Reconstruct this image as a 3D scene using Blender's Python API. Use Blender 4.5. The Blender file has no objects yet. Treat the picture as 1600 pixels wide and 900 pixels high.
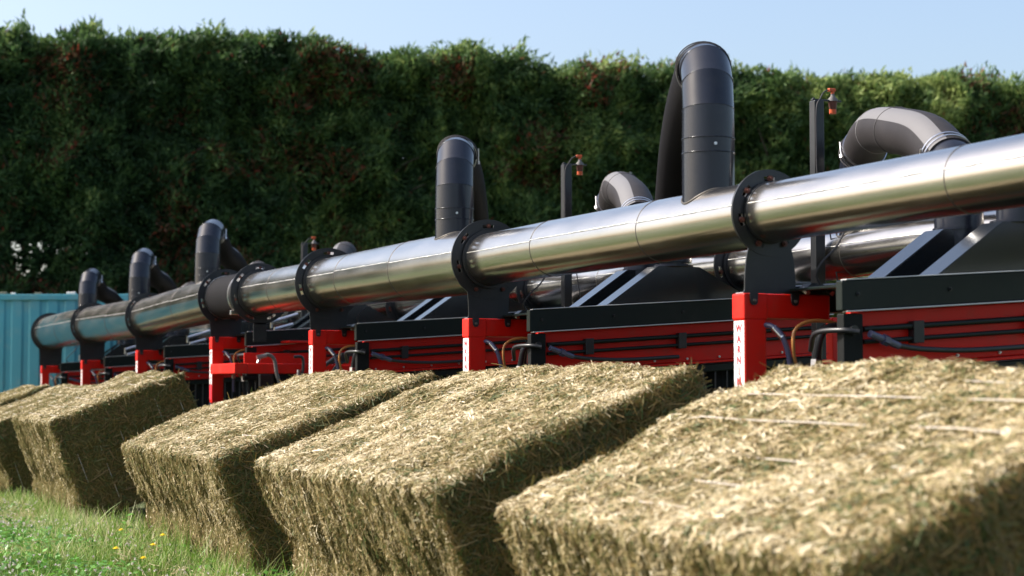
import bpy, bmesh, math, random
import numpy as np
from mathutils import Vector, Matrix

# ------------------------------------------------------------------ camera, world, sun, exposure
R = math.radians
S = bpy.context.scene
C = S.collection
EYE = 1.07
YAW = R(23.26)
cam_d = bpy.data.cameras.new('camera')
cam = bpy.data.objects.new('camera', cam_d)
C.objects.link(cam)
cam_d.sensor_width = 36
cam_d.lens = 62.35
cam_d.clip_end = 3000
cam_d.clip_start = 0.05
cam.location = (0, 0, EYE)
cam.rotation_euler = (R(90 + 3.1), 0, -YAW)
cam_d.dof.use_dof = True
cam_d.dof.focus_distance = 10.4
cam_d.dof.aperture_fstop = 2.8
S.camera = cam

SUN_EL, SUN_A = 43, 27            # elevation; bearing from -x towards +y
sv = Vector((-math.cos(R(SUN_EL)) * math.cos(R(SUN_A)), math.cos(R(SUN_EL)) * math.sin(R(SUN_A)), math.sin(R(SUN_EL))))
world = bpy.data.worlds.new('World')
S.world = world
world.use_nodes = True
wn = world.node_tree
bg = wn.nodes['Background']
sky = wn.nodes.new('ShaderNodeTexSky')
sky.sky_type = 'NISHITA'
sky.sun_disc = False
sky.sun_elevation = R(SUN_EL)
sky.sun_rotation = math.atan2(sv.x, sv.y)
sky.altitude = 100
sky.air_density = 1.0
sky.dust_density = 4.5
sky.ozone_density = 1.2
wn.links.new(sky.outputs[0], bg.inputs[0])
bg.inputs[1].default_value = 0.15
sun_d = bpy.data.lights.new('sun', 'SUN')
sun_d.energy = 4.3
sun_d.angle = R(0.53)
sun_d.color = (1.0, 0.95, 0.87)
sun = bpy.data.objects.new('sun', sun_d)
C.objects.link(sun)
sun.rotation_euler = sv.to_track_quat('Z', 'Y').to_euler()
sun.location = (-20, 20, 30)
S.view_settings.view_transform = 'Standard'
S.view_settings.look = 'None'
S.view_settings.exposure = 0.86
S.view_settings.gamma = 1.0
S.cycles.max_bounces = 6

rng = np.random.default_rng(7)
random.seed(7)

# ------------------------------------------------------------------ helpers
def tag(o, label=None, cat=None, group=None, kind=None):
    if label: o['label'] = label
    if cat: o['category'] = cat
    if group: o['group'] = group
    if kind: o['kind'] = kind
    return o

def empty(name, loc, label, cat, group=None, rz=0.0):
    o = bpy.data.objects.new(name, None)
    C.objects.link(o)
    o.location = loc
    o.rotation_euler = (0, 0, rz)
    o.empty_display_size = 0.1
    return tag(o, label, cat, group)

def link(name, me, parent=None, loc=None):
    o = bpy.data.objects.new(name, me)
    C.objects.link(o)
    if parent: o.parent = parent
    if loc: o.location = loc
    return o

def copy_tree(o, parent=None):
    c = o.copy()
    C.objects.link(c)
    c.parent = parent
    for ch in KIDS.get(o.name, []):
        copy_tree(ch, c)
    return c

KIDS = {}
def index_kids():
    KIDS.clear()
    for o in C.objects:
        if o.parent: KIDS.setdefault(o.parent.name, []).append(o)

class MB:
    """collects shapes for ONE mesh"""
    def __init__(self): self.v = []; self.f = []; self.s = []
    def add(self, vs, fs, smooth=False):
        b = len(self.v)
        self.v += [tuple(p) for p in vs]
        self.f += [tuple(i + b for i in f) for f in fs]
        self.s += [smooth] * len(fs)
    def mesh(self, name, mat):
        me = bpy.data.meshes.new(name)
        me.from_pydata(self.v, [], self.f)
        me.polygons.foreach_set('use_smooth', self.s)
        me.materials.append(mat)
        me.update()
        return me
    def build(self, name, mat, parent=None, loc=None):
        return link(name, self.mesh(name, mat), parent, loc)
    def box(self, x0, x1, y0, y1, z0, z1, bev=0.004, tilt=0.0, seg=2):
        bm = bmesh.new()
        bmesh.ops.create_cube(bm, size=1)
        for v in bm.verts:
            v.co = Vector(((x0 + x1) / 2 + v.co.x * (x1 - x0), (y0 + y1) / 2 + v.co.y * (y1 - y0), (z0 + z1) / 2 + v.co.z * (z1 - z0)))
        if bev:
            bmesh.ops.bevel(bm, geom=bm.edges[:], offset=bev, segments=seg, affect='EDGES', profile=0.5)
        if tilt:
            for v in bm.verts: v.co.z += tilt * (v.co.x - TX)
        self.bm(bm)
    def bm(self, bm, smooth=False):
        bm.verts.index_update()
        self.add([v.co[:] for v in bm.verts], [[v.index for v in f.verts] for f in bm.faces], smooth)
        bm.free()
    def prism(self, outline, y0, y1):
        """outline in (x, z), extruded along y"""
        n = len(outline)
        vs = [(x, y0, z) for x, z in outline] + [(x, y1, z) for x, z in outline]
        fs = [tuple(range(n)), tuple(range(2 * n - 1, n - 1, -1))]
        fs += [(i + n, (i + 1) % n + n, (i + 1) % n, i) for i in range(n)]
        self.add(vs, fs)
    def tube(self, pts, r, seg=20, caps=True, sharp=False, smooth=True, arc=None, up=None):
        P = [Vector(p) for p in pts]
        n = len(P)
        rr = r if isinstance(r, (list, tuple)) else [r] * n
        T = []
        for i in range(n):
            a = (P[i] - P[i - 1]).normalized() if i > 0 else None
            b = (P[i + 1] - P[i]).normalized() if i < n - 1 else None
            t = (a + b).normalized() if a and b else (a or b)
            T.append((t, 1.0 / max(0.5, math.sqrt(max(0.1, (1 + a.dot(b)) / 2))) if a and b else 1.0, a, b))
        u = Vector(up) if up else (Vector((0, 0, 1)) if abs(T[0][0].z) < 0.9 else Vector((1, 0, 0)))
        rings = []
        for i in range(n):
            t = T[i][0]
            u = (u - t * u.dot(t)).normalized()
            w = t.cross(u)
            k = T[i][1]
            bend = None
            if k > 1.0001:
                d = (T[i][3] - T[i][2])
                if d.length > 1e-6: bend = (d - t * d.dot(t)).normalized()
            ring = []
            a0, a1 = arc if arc else (0, 2 * math.pi)
            m = seg + 1 if arc else seg
            for j in range(m):
                ang = a0 + (a1 - a0) * j / seg
                d = u * math.cos(ang) + w * math.sin(ang)
                if bend and sharp: d = d + bend * d.dot(bend) * (k - 1)
                ring.append(P[i] + d * rr[i])
            rings.append(ring)
        m = len(rings[0])
        vs, fs = [], []
        if sharp:
            for i in range(n - 1):
                b = len(vs)
                vs += rings[i] + rings[i + 1]
                fs += [(b + j, b + (j + 1) % m, b + m + (j + 1) % m, b + m + j) for j in range(m)]
        else:
            for ring in rings: vs += ring
            q = m - 1 if arc else m
            for i in range(n - 1):
                fs += [(i * m + j, i * m + (j + 1) % m, (i + 1) * m + (j + 1) % m, (i + 1) * m + j) for j in range(q)]
        self.add(vs, fs, smooth)
        if caps and not arc:
            self.add(rings[0], [tuple(range(m))[::-1]])
            self.add(rings[-1], [tuple(range(m))])
    def ring(self, c, axis, R0, r, seg=40, ms=6, squash=1.0):
        """torus round an axis"""
        a = Vector(axis).normalized()
        u = a.orthogonal().normalized(); w = a.cross(u); c = Vector(c)
        vs, fs = [], []
        for i in range(seg):
            t = 2 * math.pi * i / seg
            d = u * math.cos(t) + w * math.sin(t)
            for j in range(ms):
                q = 2 * math.pi * j / ms
                vs.append(c + d * (R0 + r * math.cos(q)) + a * (r * squash * math.sin(q)))
        for i in range(seg):
            for j in range(ms):
                fs.append((i * ms + j, ((i + 1) % seg) * ms + j, ((i + 1) % seg) * ms + (j + 1) % ms, i * ms + (j + 1) % ms))
        self.add(vs, fs, True)
    def band(self, c, axis, r_in, r_out, h, seg=40):
        """flat collar: hollow cylinder"""
        a = Vector(axis).normalized()
        u = a.orthogonal().normalized(); w = a.cross(u); c = Vector(c)
        vs, fs = [], []
        for i in range(seg):
            t = 2 * math.pi * i / seg
            d = u * math.cos(t) + w * math.sin(t)
            vs += [c + d * r_in - a * h / 2, c + d * r_out - a * h / 2, c + d * r_out + a * h / 2, c + d * r_in + a * h / 2]
        for i in range(seg):
            k = (i + 1) % seg
            for j in range(4):
                fs.append((i * 4 + j, i * 4 + (j + 1) % 4, k * 4 + (j + 1) % 4, k * 4 + j))
        self.add(vs, fs, False)
TX = 0.0

def spline(pts, n=8):
    P = [Vector(p) for p in pts]
    P = [P[0] * 2 - P[1]] + P + [P[-1] * 2 - P[-2]]
    out = []
    for i in range(1, len(P) - 2):
        a, b, c, d = P[i - 1], P[i], P[i + 1], P[i + 2]
        for k in range(n):
            t = k / n
            out.append(0.5 * ((2 * b) + (c - a) * t + (2 * a - 5 * b + 4 * c - d) * t * t + (3 * b - a - 3 * c + d) * t ** 3))
    out.append(P[-2])
    return out

def np_mesh(name, verts, faces, mat, tint=None, smooth=False):
    """faces: (M,k) int array"""
    me = bpy.data.meshes.new(name)
    V = np.ascontiguousarray(verts, dtype=np.float32); F = np.ascontiguousarray(faces, dtype=np.int32)
    me.vertices.add(len(V)); me.vertices.foreach_set('co', V.ravel())
    M, k = F.shape
    me.loops.add(M * k); me.loops.foreach_set('vertex_index', F.ravel())
    me.polygons.add(M)
    me.polygons.foreach_set('loop_start', np.arange(0, M * k, k, dtype=np.int32))
    try: me.polygons.foreach_set('loop_total', np.full(M, k, dtype=np.int32))
    except Exception: pass
    if tint is not None:
        at = me.attributes.new('tint', 'FLOAT', 'POINT')
        at.data.foreach_set('value', np.ascontiguousarray(tint, dtype=np.float32))
    me.update(calc_edges=True)
    me.polygons.foreach_set('use_smooth', np.full(M, smooth, dtype=bool))
    me.materials.append(mat)
    return me

_tab = np.random.default_rng(3).random((32, 32, 32)).astype(np.float32)
def noise(x, y, z):
    """value noise in [-1,1], arrays in"""
    xi, yi, zi = np.floor(x).astype(int), np.floor(y).astype(int), np.floor(z).astype(int)
    fx, fy, fz = x - xi, y - yi, z - zi
    fx = fx * fx * (3 - 2 * fx); fy = fy * fy * (3 - 2 * fy); fz = fz * fz * (3 - 2 * fz)
    def g(a, b, c): return _tab[(xi + a) % 32, (yi + b) % 32, (zi + c) % 32]
    r = 0
    for a in (0, 1):
        for b in (0, 1):
            for c in (0, 1):
                r = r + g(a, b, c) * (fx if a else 1 - fx) * (fy if b else 1 - fy) * (fz if c else 1 - fz)
    return r * 2 - 1

def norm(a): return a / np.maximum(np.linalg.norm(a, axis=1, keepdims=True), 1e-9)

# ------------------------------------------------------------------ materials
def mat(name, col, rough=0.5, metal=0.0, spec=0.5, coat=0.0, var=0.0, vscale=8.0, bump=0.0, bscale=60.0, rvar=0.0, dirt=None, dscale=3.0, damt=0.5):
    m = bpy.data.materials.new(name); m.use_nodes = True
    nt = m.node_tree; b = nt.nodes['Principled BSDF']
    b.inputs['Base Color'].default_value = (*col, 1)
    b.inputs['Roughness'].default_value = rough
    b.inputs['Metallic'].default_value = metal
    b.inputs['Specular IOR Level'].default_value = spec
    b.inputs['Coat Weight'].default_value = coat
    b.inputs['Coat Roughness'].default_value = 0.12
    tc = nt.nodes.new('ShaderNodeTexCoord')
    def nz(scale, det=5, rgh=0.6):
        n = nt.nodes.new('ShaderNodeTexNoise'); n.inputs['Scale'].default_value = scale
        n.inputs['Detail'].default_value = det; n.inputs['Roughness'].default_value = rgh
        nt.links.new(tc.outputs['Object'], n.inputs['Vector']); return n
    src = None
    if var:
        n = nz(vscale)
        mx = nt.nodes.new('ShaderNodeMix'); mx.data_type = 'RGBA'
        mx.inputs['A'].default_value = (*[c * (1 - var) for c in col], 1)
        mx.inputs['B'].default_value = (*[min(1, c * (1 + var)) for c in col], 1)
        nt.links.new(n.outputs['Fac'], mx.inputs['Factor'])
        src = mx.outputs['Result']
    if dirt:
        n = nz(dscale, 8, 0.7)
        rp = nt.nodes.new('ShaderNodeMapRange'); rp.inputs['From Min'].default_value = 0.5; rp.inputs['From Max'].default_value = 0.75
        rp.inputs['To Max'].default_value = damt
        nt.links.new(n.outputs['Fac'], rp.inputs['Value'])
        mx = nt.nodes.new('ShaderNodeMix'); mx.data_type = 'RGBA'
        mx.inputs['A'].default_value = (*col, 1)
        if src: nt.links.new(src, mx.inputs['A'])
        mx.inputs['B'].default_value = (*dirt, 1)
        nt.links.new(rp.outputs[0], mx.inputs['Factor'])
        src = mx.outputs['Result']
    if src: nt.links.new(src, b.inputs['Base Color'])
    if rvar:
        n = nz(vscale * 1.7)
        rp = nt.nodes.new('ShaderNodeMapRange'); rp.inputs['To Min'].default_value = max(0.02, rough - rvar); rp.inputs['To Max'].default_value = rough + rvar
        nt.links.new(n.outputs['Fac'], rp.inputs['Value']); nt.links.new(rp.outputs[0], b.inputs['Roughness'])
    if bump:
        n = nz(bscale, 3)
        bp = nt.nodes.new('ShaderNodeBump'); bp.inputs['Strength'].default_value = bump; bp.inputs['Distance'].default_value = 0.01
        nt.links.new(n.outputs['Fac'], bp.inputs['Height']); nt.links.new(bp.outputs[0], b.inputs['Normal'])
    return m

def leafy(name, stops, rough=0.55, trans=0.25, spec=0.3, extra=0.0, escale=20.0):
    """colour ramp over the per-blade 'tint' attribute"""
    m = bpy.data.materials.new(name); m.use_nodes = True
    nt = m.node_tree; b = nt.nodes['Principled BSDF']
    at = nt.nodes.new('ShaderNodeAttribute'); at.attribute_name = 'tint'
    cr = nt.nodes.new('ShaderNodeValToRGB')
    while len(cr.color_ramp.elements) < len(stops): cr.color_ramp.elements.new(0.5)
    for e, (p, c) in zip(cr.color_ramp.elements, stops):
        e.position = p; e.color = (*c, 1)
    fac = at.outputs['Fac']
    if extra:
        tc = nt.nodes.new('ShaderNodeTexCoord'); n = nt.nodes.new('ShaderNodeTexNoise')
        n.inputs['Scale'].default_value = escale
        n.inputs['Detail'].default_value = 6
        nt.links.new(tc.outputs['Object'], n.inputs['Vector'])
        ma = nt.nodes.new('ShaderNodeMath'); ma.operation = 'MULTIPLY_ADD'
        nt.links.new(n.outputs['Fac'], ma.inputs[0]); ma.inputs[1].default_value = extra
        mb = nt.nodes.new('ShaderNodeMath'); mb.operation = 'ADD'; mb.inputs[1].default_value = -extra / 2
        nt.links.new(fac, ma.inputs[2]); nt.links.new(ma.outputs[0], mb.inputs[0]); fac = mb.outputs[0]
    nt.links.new(fac, cr.inputs[0])
    nt.links.new(cr.outputs[0], b.inputs['Base Color'])
    b.inputs['Roughness'].default_value = rough
    b.inputs['Specular IOR Level'].default_value = spec
    if trans:
        out = nt.nodes['Material Output']
        tr = nt.nodes.new('ShaderNodeBsdfTranslucent'); mx = nt.nodes.new('ShaderNodeMixShader')
        nt.links.new(cr.outputs[0], tr.inputs[0])
        mx.inputs[0].default_value = trans
        nt.links.new(b.outputs[0], mx.inputs[1]); nt.links.new(tr.outputs[0], mx.inputs[2])
        nt.links.new(mx.outputs[0], out.inputs[0])
    return m

def steel_mat(name, col, rough):
    m = mat(name, col, rough=rough, metal=1.0)
    nt = m.node_tree; b = nt.nodes['Principled BSDF']
    tc = nt.nodes.new('ShaderNodeTexCoord')
    mp = nt.nodes.new('ShaderNodeMapping'); mp.inputs['Scale'].default_value = (3, 0.6, 3)
    nt.links.new(tc.outputs['Object'], mp.inputs[0])
    n = nt.nodes.new('ShaderNodeTexNoise'); n.inputs['Scale'].default_value = 3; n.inputs['Detail'].default_value = 3; n.inputs['Roughness'].default_value = 0.5
    nt.links.new(mp.outputs[0], n.inputs['Vector'])
    rp = nt.nodes.new('ShaderNodeMapRange'); rp.inputs['From Min'].default_value = 0.3; rp.inputs['From Max'].default_value = 0.7
    rp.inputs['To Min'].default_value = rough - 0.02; rp.inputs['To Max'].default_value = rough + 0.05
    nt.links.new(n.outputs['Fac'], rp.inputs['Value']); nt.links.new(rp.outputs[0], b.inputs['Roughness'])
    cr = nt.nodes.new('ShaderNodeValToRGB')
    cr.color_ramp.elements[0].position = 0.3; cr.color_ramp.elements[0].color = (*[c * 0.86 for c in col], 1)
    cr.color_ramp.elements[1].position = 0.75; cr.color_ramp.elements[1].color = (*col, 1)
    nt.links.new(n.outputs['Fac'], cr.inputs[0]); nt.links.new(cr.outputs[0], b.inputs['Base Color'])
    n2 = nt.nodes.new('ShaderNodeTexNoise'); n2.inputs['Scale'].default_value = 9; n2.inputs['Detail'].default_value = 2
    nt.links.new(tc.outputs['Object'], n2.inputs['Vector'])
    bp = nt.nodes.new('ShaderNodeBump'); bp.inputs['Strength'].default_value = 0.05; bp.inputs['Distance'].default_value = 0.01
    nt.links.new(n2.outputs['Fac'], bp.inputs['Height'])
    n3 = nt.nodes.new('ShaderNodeTexNoise'); n3.inputs['Scale'].default_value = 70; n3.inputs['Detail'].default_value = 2
    nt.links.new(tc.outputs['Object'], n3.inputs['Vector'])
    bp2 = nt.nodes.new('ShaderNodeBump'); bp2.inputs['Strength'].default_value = 0.02; bp2.inputs['Distance'].default_value = 0.004
    nt.links.new(n3.outputs['Fac'], bp2.inputs['Height']); nt.links.new(bp.outputs[0], bp2.inputs['Normal'])
    nt.links.new(bp2.outputs[0], b.inputs['Normal'])
    return m

M = {}
M['steel'] = steel_mat('brushed_steel', (0.61, 0.575, 0.535), 0.20)
M['weld'] = mat('weld_bead_metal', (0.75, 0.73, 0.70), 0.38, 1.0, bump=0.6, bscale=120)
M['seam'] = mat('dark_joint_line', (0.10, 0.09, 0.08), 0.5, 0.6)
M['paint'] = mat('charcoal_paint', (0.014, 0.015, 0.017), 0.36, 0, 0.4, coat=0.1, var=0.25, bump=0.05, bscale=200, dirt=(0.06, 0.055, 0.05), dscale=4, damt=0.3)
M['riser'] = mat('slate_blue_paint', (0.012, 0.014, 0.022), 0.22, 0.0, 0.35, coat=0.12, var=0.2, rvar=0.06, dirt=(0.05, 0.047, 0.045), dscale=5, damt=0.25)
M['darkgreen'] = mat('green_black_paint', (0.006, 0.011, 0.010), 0.34, 0, 0.25, coat=0.0, var=0.2, bump=0.04, bscale=150, dirt=(0.035, 0.032, 0.028), dscale=6, damt=0.25)
M['red'] = mat('red_paint', (0.58, 0.010, 0.004), 0.42, 0, 0.25, coat=0.03, var=0.12, vscale=5, dirt=(0.25, 0.05, 0.03), dscale=7, damt=0.45, bump=0.04, bscale=180)
M['rubber'] = mat('grey_rubber', (0.026, 0.023, 0.024), 0.62, 0, 0.15, var=0.2, bump=0.1, bscale=90, dirt=(0.05, 0.044, 0.042), dscale=5, damt=0.4)
M['stripe'] = mat('pale_hose_stripe', (0.12, 0.115, 0.118), 0.6, var=0.15, vscale=30, dirt=(0.10, 0.09, 0.09), dscale=30, damt=0.6)
M['blackhose'] = mat('black_hydraulic_rubber', (0.016, 0.017, 0.020), 0.38, 0, 0.5)
M['bluehose'] = mat('blue_grey_sleeve', (0.05, 0.055, 0.11), 0.35, 0, 0.6, coat=0.3)
M['orangehose'] = mat('orange_hose', (0.38, 0.17, 0.05), 0.4, var=0.2)
M['zinc'] = mat('zinc_plated', (0.62, 0.60, 0.60), 0.3, 1.0, var=0.15, bump=0.1)
M['bolt'] = mat('rusty_bolt', (0.10, 0.035, 0.025), 0.5, 0.5, var=0.3)
M['white'] = mat('white_vinyl', (0.80, 0.79, 0.77), 0.4, var=0.04, dirt=(0.55, 0.50, 0.42), dscale=12, damt=0.4)
M['print'] = mat('red_print', (0.62, 0.03, 0.05), 0.45)
M['blackprint'] = mat('black_print', (0.02, 0.02, 0.03), 0.45)
M['void'] = mat('black_rubber_skirt', (0.005, 0.006, 0.006), 0.65, spec=0.2, var=0.3)
M['rubber_dark'] = mat('black_rubber_hose', (0.007, 0.0065, 0.008), 0.75, 0, 0.10, var=0.2, bump=0.1, bscale=90, dirt=(0.018, 0.016, 0.015), dscale=5, damt=0.3)
M['plenum'] = mat('glossy_black_paint', (0.008, 0.010, 0.012), 0.20, 0, 0.5, coat=0.6, var=0.2, rvar=0.04)
M['strip'] = mat('worn_bright_edge', (0.55, 0.54, 0.55), 0.45, 0.3, var=0.3, vscale=12)  # bright colour stands in for light reflected along the beam edges
M['spike'] = mat('dull_spike_steel', (0.05, 0.05, 0.05), 0.5, 0.5)
M['orange'] = mat('orange_plastic', (0.50, 0.085, 0.025), 0.5, spec=0.3, var=0.2, dirt=(0.2, 0.1, 0.07), dscale=30, damt=0.5)
M['greycap'] = mat('grey_plastic', (0.13, 0.12, 0.115), 0.6, spec=0.2)
M['cable'] = mat('grey_cable', (0.05, 0.047, 0.05), 0.6, spec=0.2)
M['yellow'] = mat('yellow_plastic', (0.75, 0.38, 0.03), 0.4)
M['teal'] = mat('teal_container_paint', (0.050, 0.27, 0.34), 0.5, var=0.18, vscale=1.2, dirt=(0.22, 0.30, 0.27), dscale=2.2, damt=0.45, bump=0.05, bscale=10)
M['rust'] = mat('rusted_edge', (0.16, 0.17, 0.13), 0.8, var=0.4, vscale=6)
M['twine'] = mat('baler_twine', (0.55, 0.49, 0.43), 0.5, var=0.2, vscale=60)
M['trunk'] = mat('hedge_bark', (0.06, 0.045, 0.035), 0.9, var=0.4, vscale=10, bump=0.5, bscale=25)
HAY = [(0.0, (0.030, 0.048, 0.010)), (0.20, (0.090, 0.125, 0.032)), (0.36, (0.20, 0.120, 0.038)), (0.50, (0.28, 0.235, 0.092)), (0.66, (0.40, 0.305, 0.160)), (0.84, (0.50, 0.410, 0.240)), (1.0, (0.72, 0.63, 0.45))]
M['hay'] = leafy('hay_strands', HAY, 0.5, 0.18, 0.35)
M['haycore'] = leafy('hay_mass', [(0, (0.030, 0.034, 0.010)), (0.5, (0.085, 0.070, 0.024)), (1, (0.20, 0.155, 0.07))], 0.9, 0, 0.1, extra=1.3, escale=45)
M['hedge'] = leafy('cypress_sprays', [(0, (0.022, 0.050, 0.018)), (0.35, (0.062, 0.118, 0.040)), (0.65, (0.125, 0.20, 0.058)), (0.93, (0.30, 0.36, 0.115)), (0.945, (0.095, 0.065, 0.032)), (1.0, (0.24, 0.05, 0.028))], 0.6, 0.38, 0.25)
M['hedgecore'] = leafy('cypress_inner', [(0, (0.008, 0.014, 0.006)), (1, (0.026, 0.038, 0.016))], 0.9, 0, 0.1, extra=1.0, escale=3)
M['grass'] = leafy('grass_blades', [(0, (0.035, 0.085, 0.012)), (0.35, (0.12, 0.25, 0.028)), (0.70, (0.25, 0.36, 0.07)), (1.0, (0.62, 0.55, 0.33))], 0.45, 0.3, 0.35)
M['leaf'] = leafy('broad_leaves', [(0, (0.05, 0.16, 0.02)), (1, (0.16, 0.36, 0.05))], 0.4, 0.3, 0.4)
M['pink'] = leafy('clover_petals', [(0, (0.50, 0.40, 0.42)), (1, (0.80, 0.72, 0.68))], 0.6, 0.2, 0.2)
M['dandelion'] = mat('yellow_petals', (0.90, 0.66, 0.03), 0.6, spec=0.2)
M['stem'] = mat('green_stem', (0.14, 0.24, 0.04), 0.5)

# ------------------------------------------------------------------ ground
def make_ground():
    m = bpy.data.materials.new('field_ground'); m.use_nodes = True
    nt = m.node_tree; b = nt.nodes['Principled BSDF']; b.inputs['Roughness'].default_value = 0.95
    tc = nt.nodes.new('ShaderNodeTexCoord')
    n = nt.nodes.new('ShaderNodeTexNoise'); n.inputs['Scale'].default_value = 14; n.inputs['Detail'].default_value = 10; n.inputs['Roughness'].default_value = 0.75
    n2 = nt.nodes.new('ShaderNodeTexNoise'); n2.inputs['Scale'].default_value = 0.35; n2.inputs['Detail'].default_value = 4
    nt.links.new(tc.outputs['Object'], n.inputs[0]); nt.links.new(tc.outputs['Object'], n2.inputs[0])
    cr = nt.nodes.new('ShaderNodeValToRGB')
    for e, (p, c) in zip([cr.color_ramp.elements[0], cr.color_ramp.elements[1], cr.color_ramp.elements.new(0.5)],
                         [(0.3, (0.035, 0.045, 0.012)), (0.75, (0.24, 0.23, 0.085)), (0.5, (0.09, 0.12, 0.03))]):
        e.position = p; e.color = (*c, 1)
    ad = nt.nodes.new('ShaderNodeMath'); ad.operation = 'MULTIPLY_ADD'; ad.inputs[1].default_value = 0.5
    nt.links.new(n2.outputs['Fac'], ad.inputs[0]); nt.links.new(n.outputs['Fac'], ad.inputs[2])
    sb = nt.nodes.new('ShaderNodeMath'); sb.operation = 'SUBTRACT'; sb.inputs[1].default_value = 0.25
    nt.links.new(ad.outputs[0], sb.inputs[0]); nt.links.new(sb.outputs[0], cr.inputs[0])
    nt.links.new(cr.outputs[0], b.inputs['Base Color'])
    bp = nt.nodes.new('ShaderNodeBump'); bp.inputs['Strength'].default_value = 1.0; bp.inputs['Distance'].default_value = 0.05
    nt.links.new(n.outputs['Fac'], bp.inputs['Height']); nt.links.new(bp.outputs[0], b.inputs['Normal'])
    xs = np.concatenate([np.linspace(-1500, -12, 12), np.linspace(-10, 20, 70), np.linspace(24, 1500, 12)])
    ys = np.concatenate([np.linspace(-1500, -6, 12), np.linspace(-4, 40, 90), np.linspace(44, 1500, 12)])
    X, Y = np.meshgrid(xs, ys, indexing='ij')
    Z = GZ(X, Y)
    V = np.stack([X, Y, Z], -1).reshape(-1, 3)
    ny = len(ys)
    I, J = np.meshgrid(np.arange(len(xs) - 1), np.arange(ny - 1), indexing='ij')
    a = (I * ny + J).ravel()
    F = np.stack([a, a + ny, a + ny + 1, a + 1], -1)
    o = link('ground', np_mesh('ground', V, F, m, smooth=True))
    tag(o, 'green grassy field under the hay bales and the machine', 'ground', kind='structure')
def GZ(x, y):
    x = np.asarray(x, float); y = np.asarray(y, float)
    dip = np.clip((y - 11.5) / 3.5, 0, 1); dip = -0.13 * dip * dip * (3 - 2 * dip)
    near = np.exp(-((x - 1) / 14) ** 2 - ((y - 14) / 22) ** 2)
    return dip + near * 0.035 * (noise(x * 0.9 + 5, y * 0.9, x * 0 + 0.5) + 0.5 * noise(x * 2.7, y * 2.7, x * 0 + 3.5)) - 0.01
make_ground()

# ------------------------------------------------------------------ ribbons (straw, grass)
def ribbons(P, T, W, L, wd, bend, N, taper=0.25):
    """P base, T direction, W width dir, L length, wd half width, bend amount towards N"""
    L = L[:, None]; wd = wd[:, None]; bend = bend[:, None]
    p0 = P; p1 = P + T * L * 0.5 + N * bend * L * 0.22; p2 = P + T * L + N * bend * L * 0.0
    V = np.stack([p0 - W * wd, p0 + W * wd, p1 - W * wd * 0.9, p1 + W * wd * 0.9, p2 - W * wd * taper, p2 + W * wd * taper], 1)
    n = len(P)
    b = (np.arange(n) * 6)[:, None]
    F = np.concatenate([b + np.array([[0, 1, 3, 2]]), b + np.array([[2, 3, 5, 4]])], 0)
    return V.reshape(-1, 3), F

# ------------------------------------------------------------------ hay bales
def bale_surf(p, h, seed, rad=0.045):
    """p: points on/near the box of half sizes h. Returns displaced point and normal (local axes)"""
    hx, hy, hz = h
    inner = np.array([hx - rad, hy - rad, hz - rad])
    q = np.clip(p, -inner, inner)
    d = p - q
    n = norm(d)
    s = q + n * rad
    o = seed * 7.13
    x, y, z = s[:, 0], s[:, 1], s[:, 2]
    big = noise(x * 3.1 + o, y * 3.1, z * 3.1 + o) * 0.030
    topw = 1 - 0.55 * np.clip(n[:, 2], 0, 1)
    mid = noise(x * 11 + o, y * 11 + o, z * 11) * 0.012 * topw
    fine = noise(x * 30 + o, y * 30 + o, z * 30) * 0.009 * topw
    side = np.clip(np.abs(n[:, 0]) * 1.6 - 0.4, 0, 1)
    warp = y + 0.03 * noise(x * 4, y * 4, z * 4 + o)
    fl = noise(warp * 13 + o, warp * 0 + 0.5 + o, z * 1.2)
    fl2 = noise(warp * 31 + o, warp * 0 + 2.5 + o, z * 2.5)
    groove = side * (fl * 0.020 + fl2 * 0.014)
    front = np.clip(-n[:, 0], 0, 1)
    ledge = front * 0.035 / (1 + np.exp((z + hz * 0.45 + 0.04 * noise(y * 3, y * 0 + o, y * 0)) * 45))
    sag = front * -0.02 * np.exp(-((z + hz * 0.25) / 0.1) ** 2)
    crown = np.clip(n[:, 2], 0, 1) * 0.022 * noise(x * 1.9 + o, y * 1.5, x * 0 + o)
    return s + n * (big + mid + fine + groove + ledge + sag + crown)[:, None], n

def bale_core(h, seed):
    vs, fs, off = [], [], 0
    for ax in range(3):
        for sg in (-1, 1):
            a, b = [i for i in range(3) if i != ax]
            na = max(4, int(2 * h[a] / 0.028)); nb = max(4, int(2 * h[b] / 0.028))
            A, B = np.meshgrid(np.linspace(-h[a], h[a], na), np.linspace(-h[b], h[b], nb), indexing='ij')
            P = np.zeros((na * nb, 3)); P[:, a] = A.ravel(); P[:, b] = B.ravel(); P[:, ax] = sg * h[ax]
            s, n = bale_surf(P, h, seed)
            vs.append(s - n * 0.006)
            I, J = np.meshgrid(np.arange(na - 1), np.arange(nb - 1), indexing='ij')
            k = (I * nb + J).ravel() + off
            fs.append(np.stack([k, k + nb, k + nb + 1, k + 1], -1)); off += na * nb
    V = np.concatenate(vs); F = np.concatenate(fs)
    return V, F, np.full(len(V), 0.45)

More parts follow.
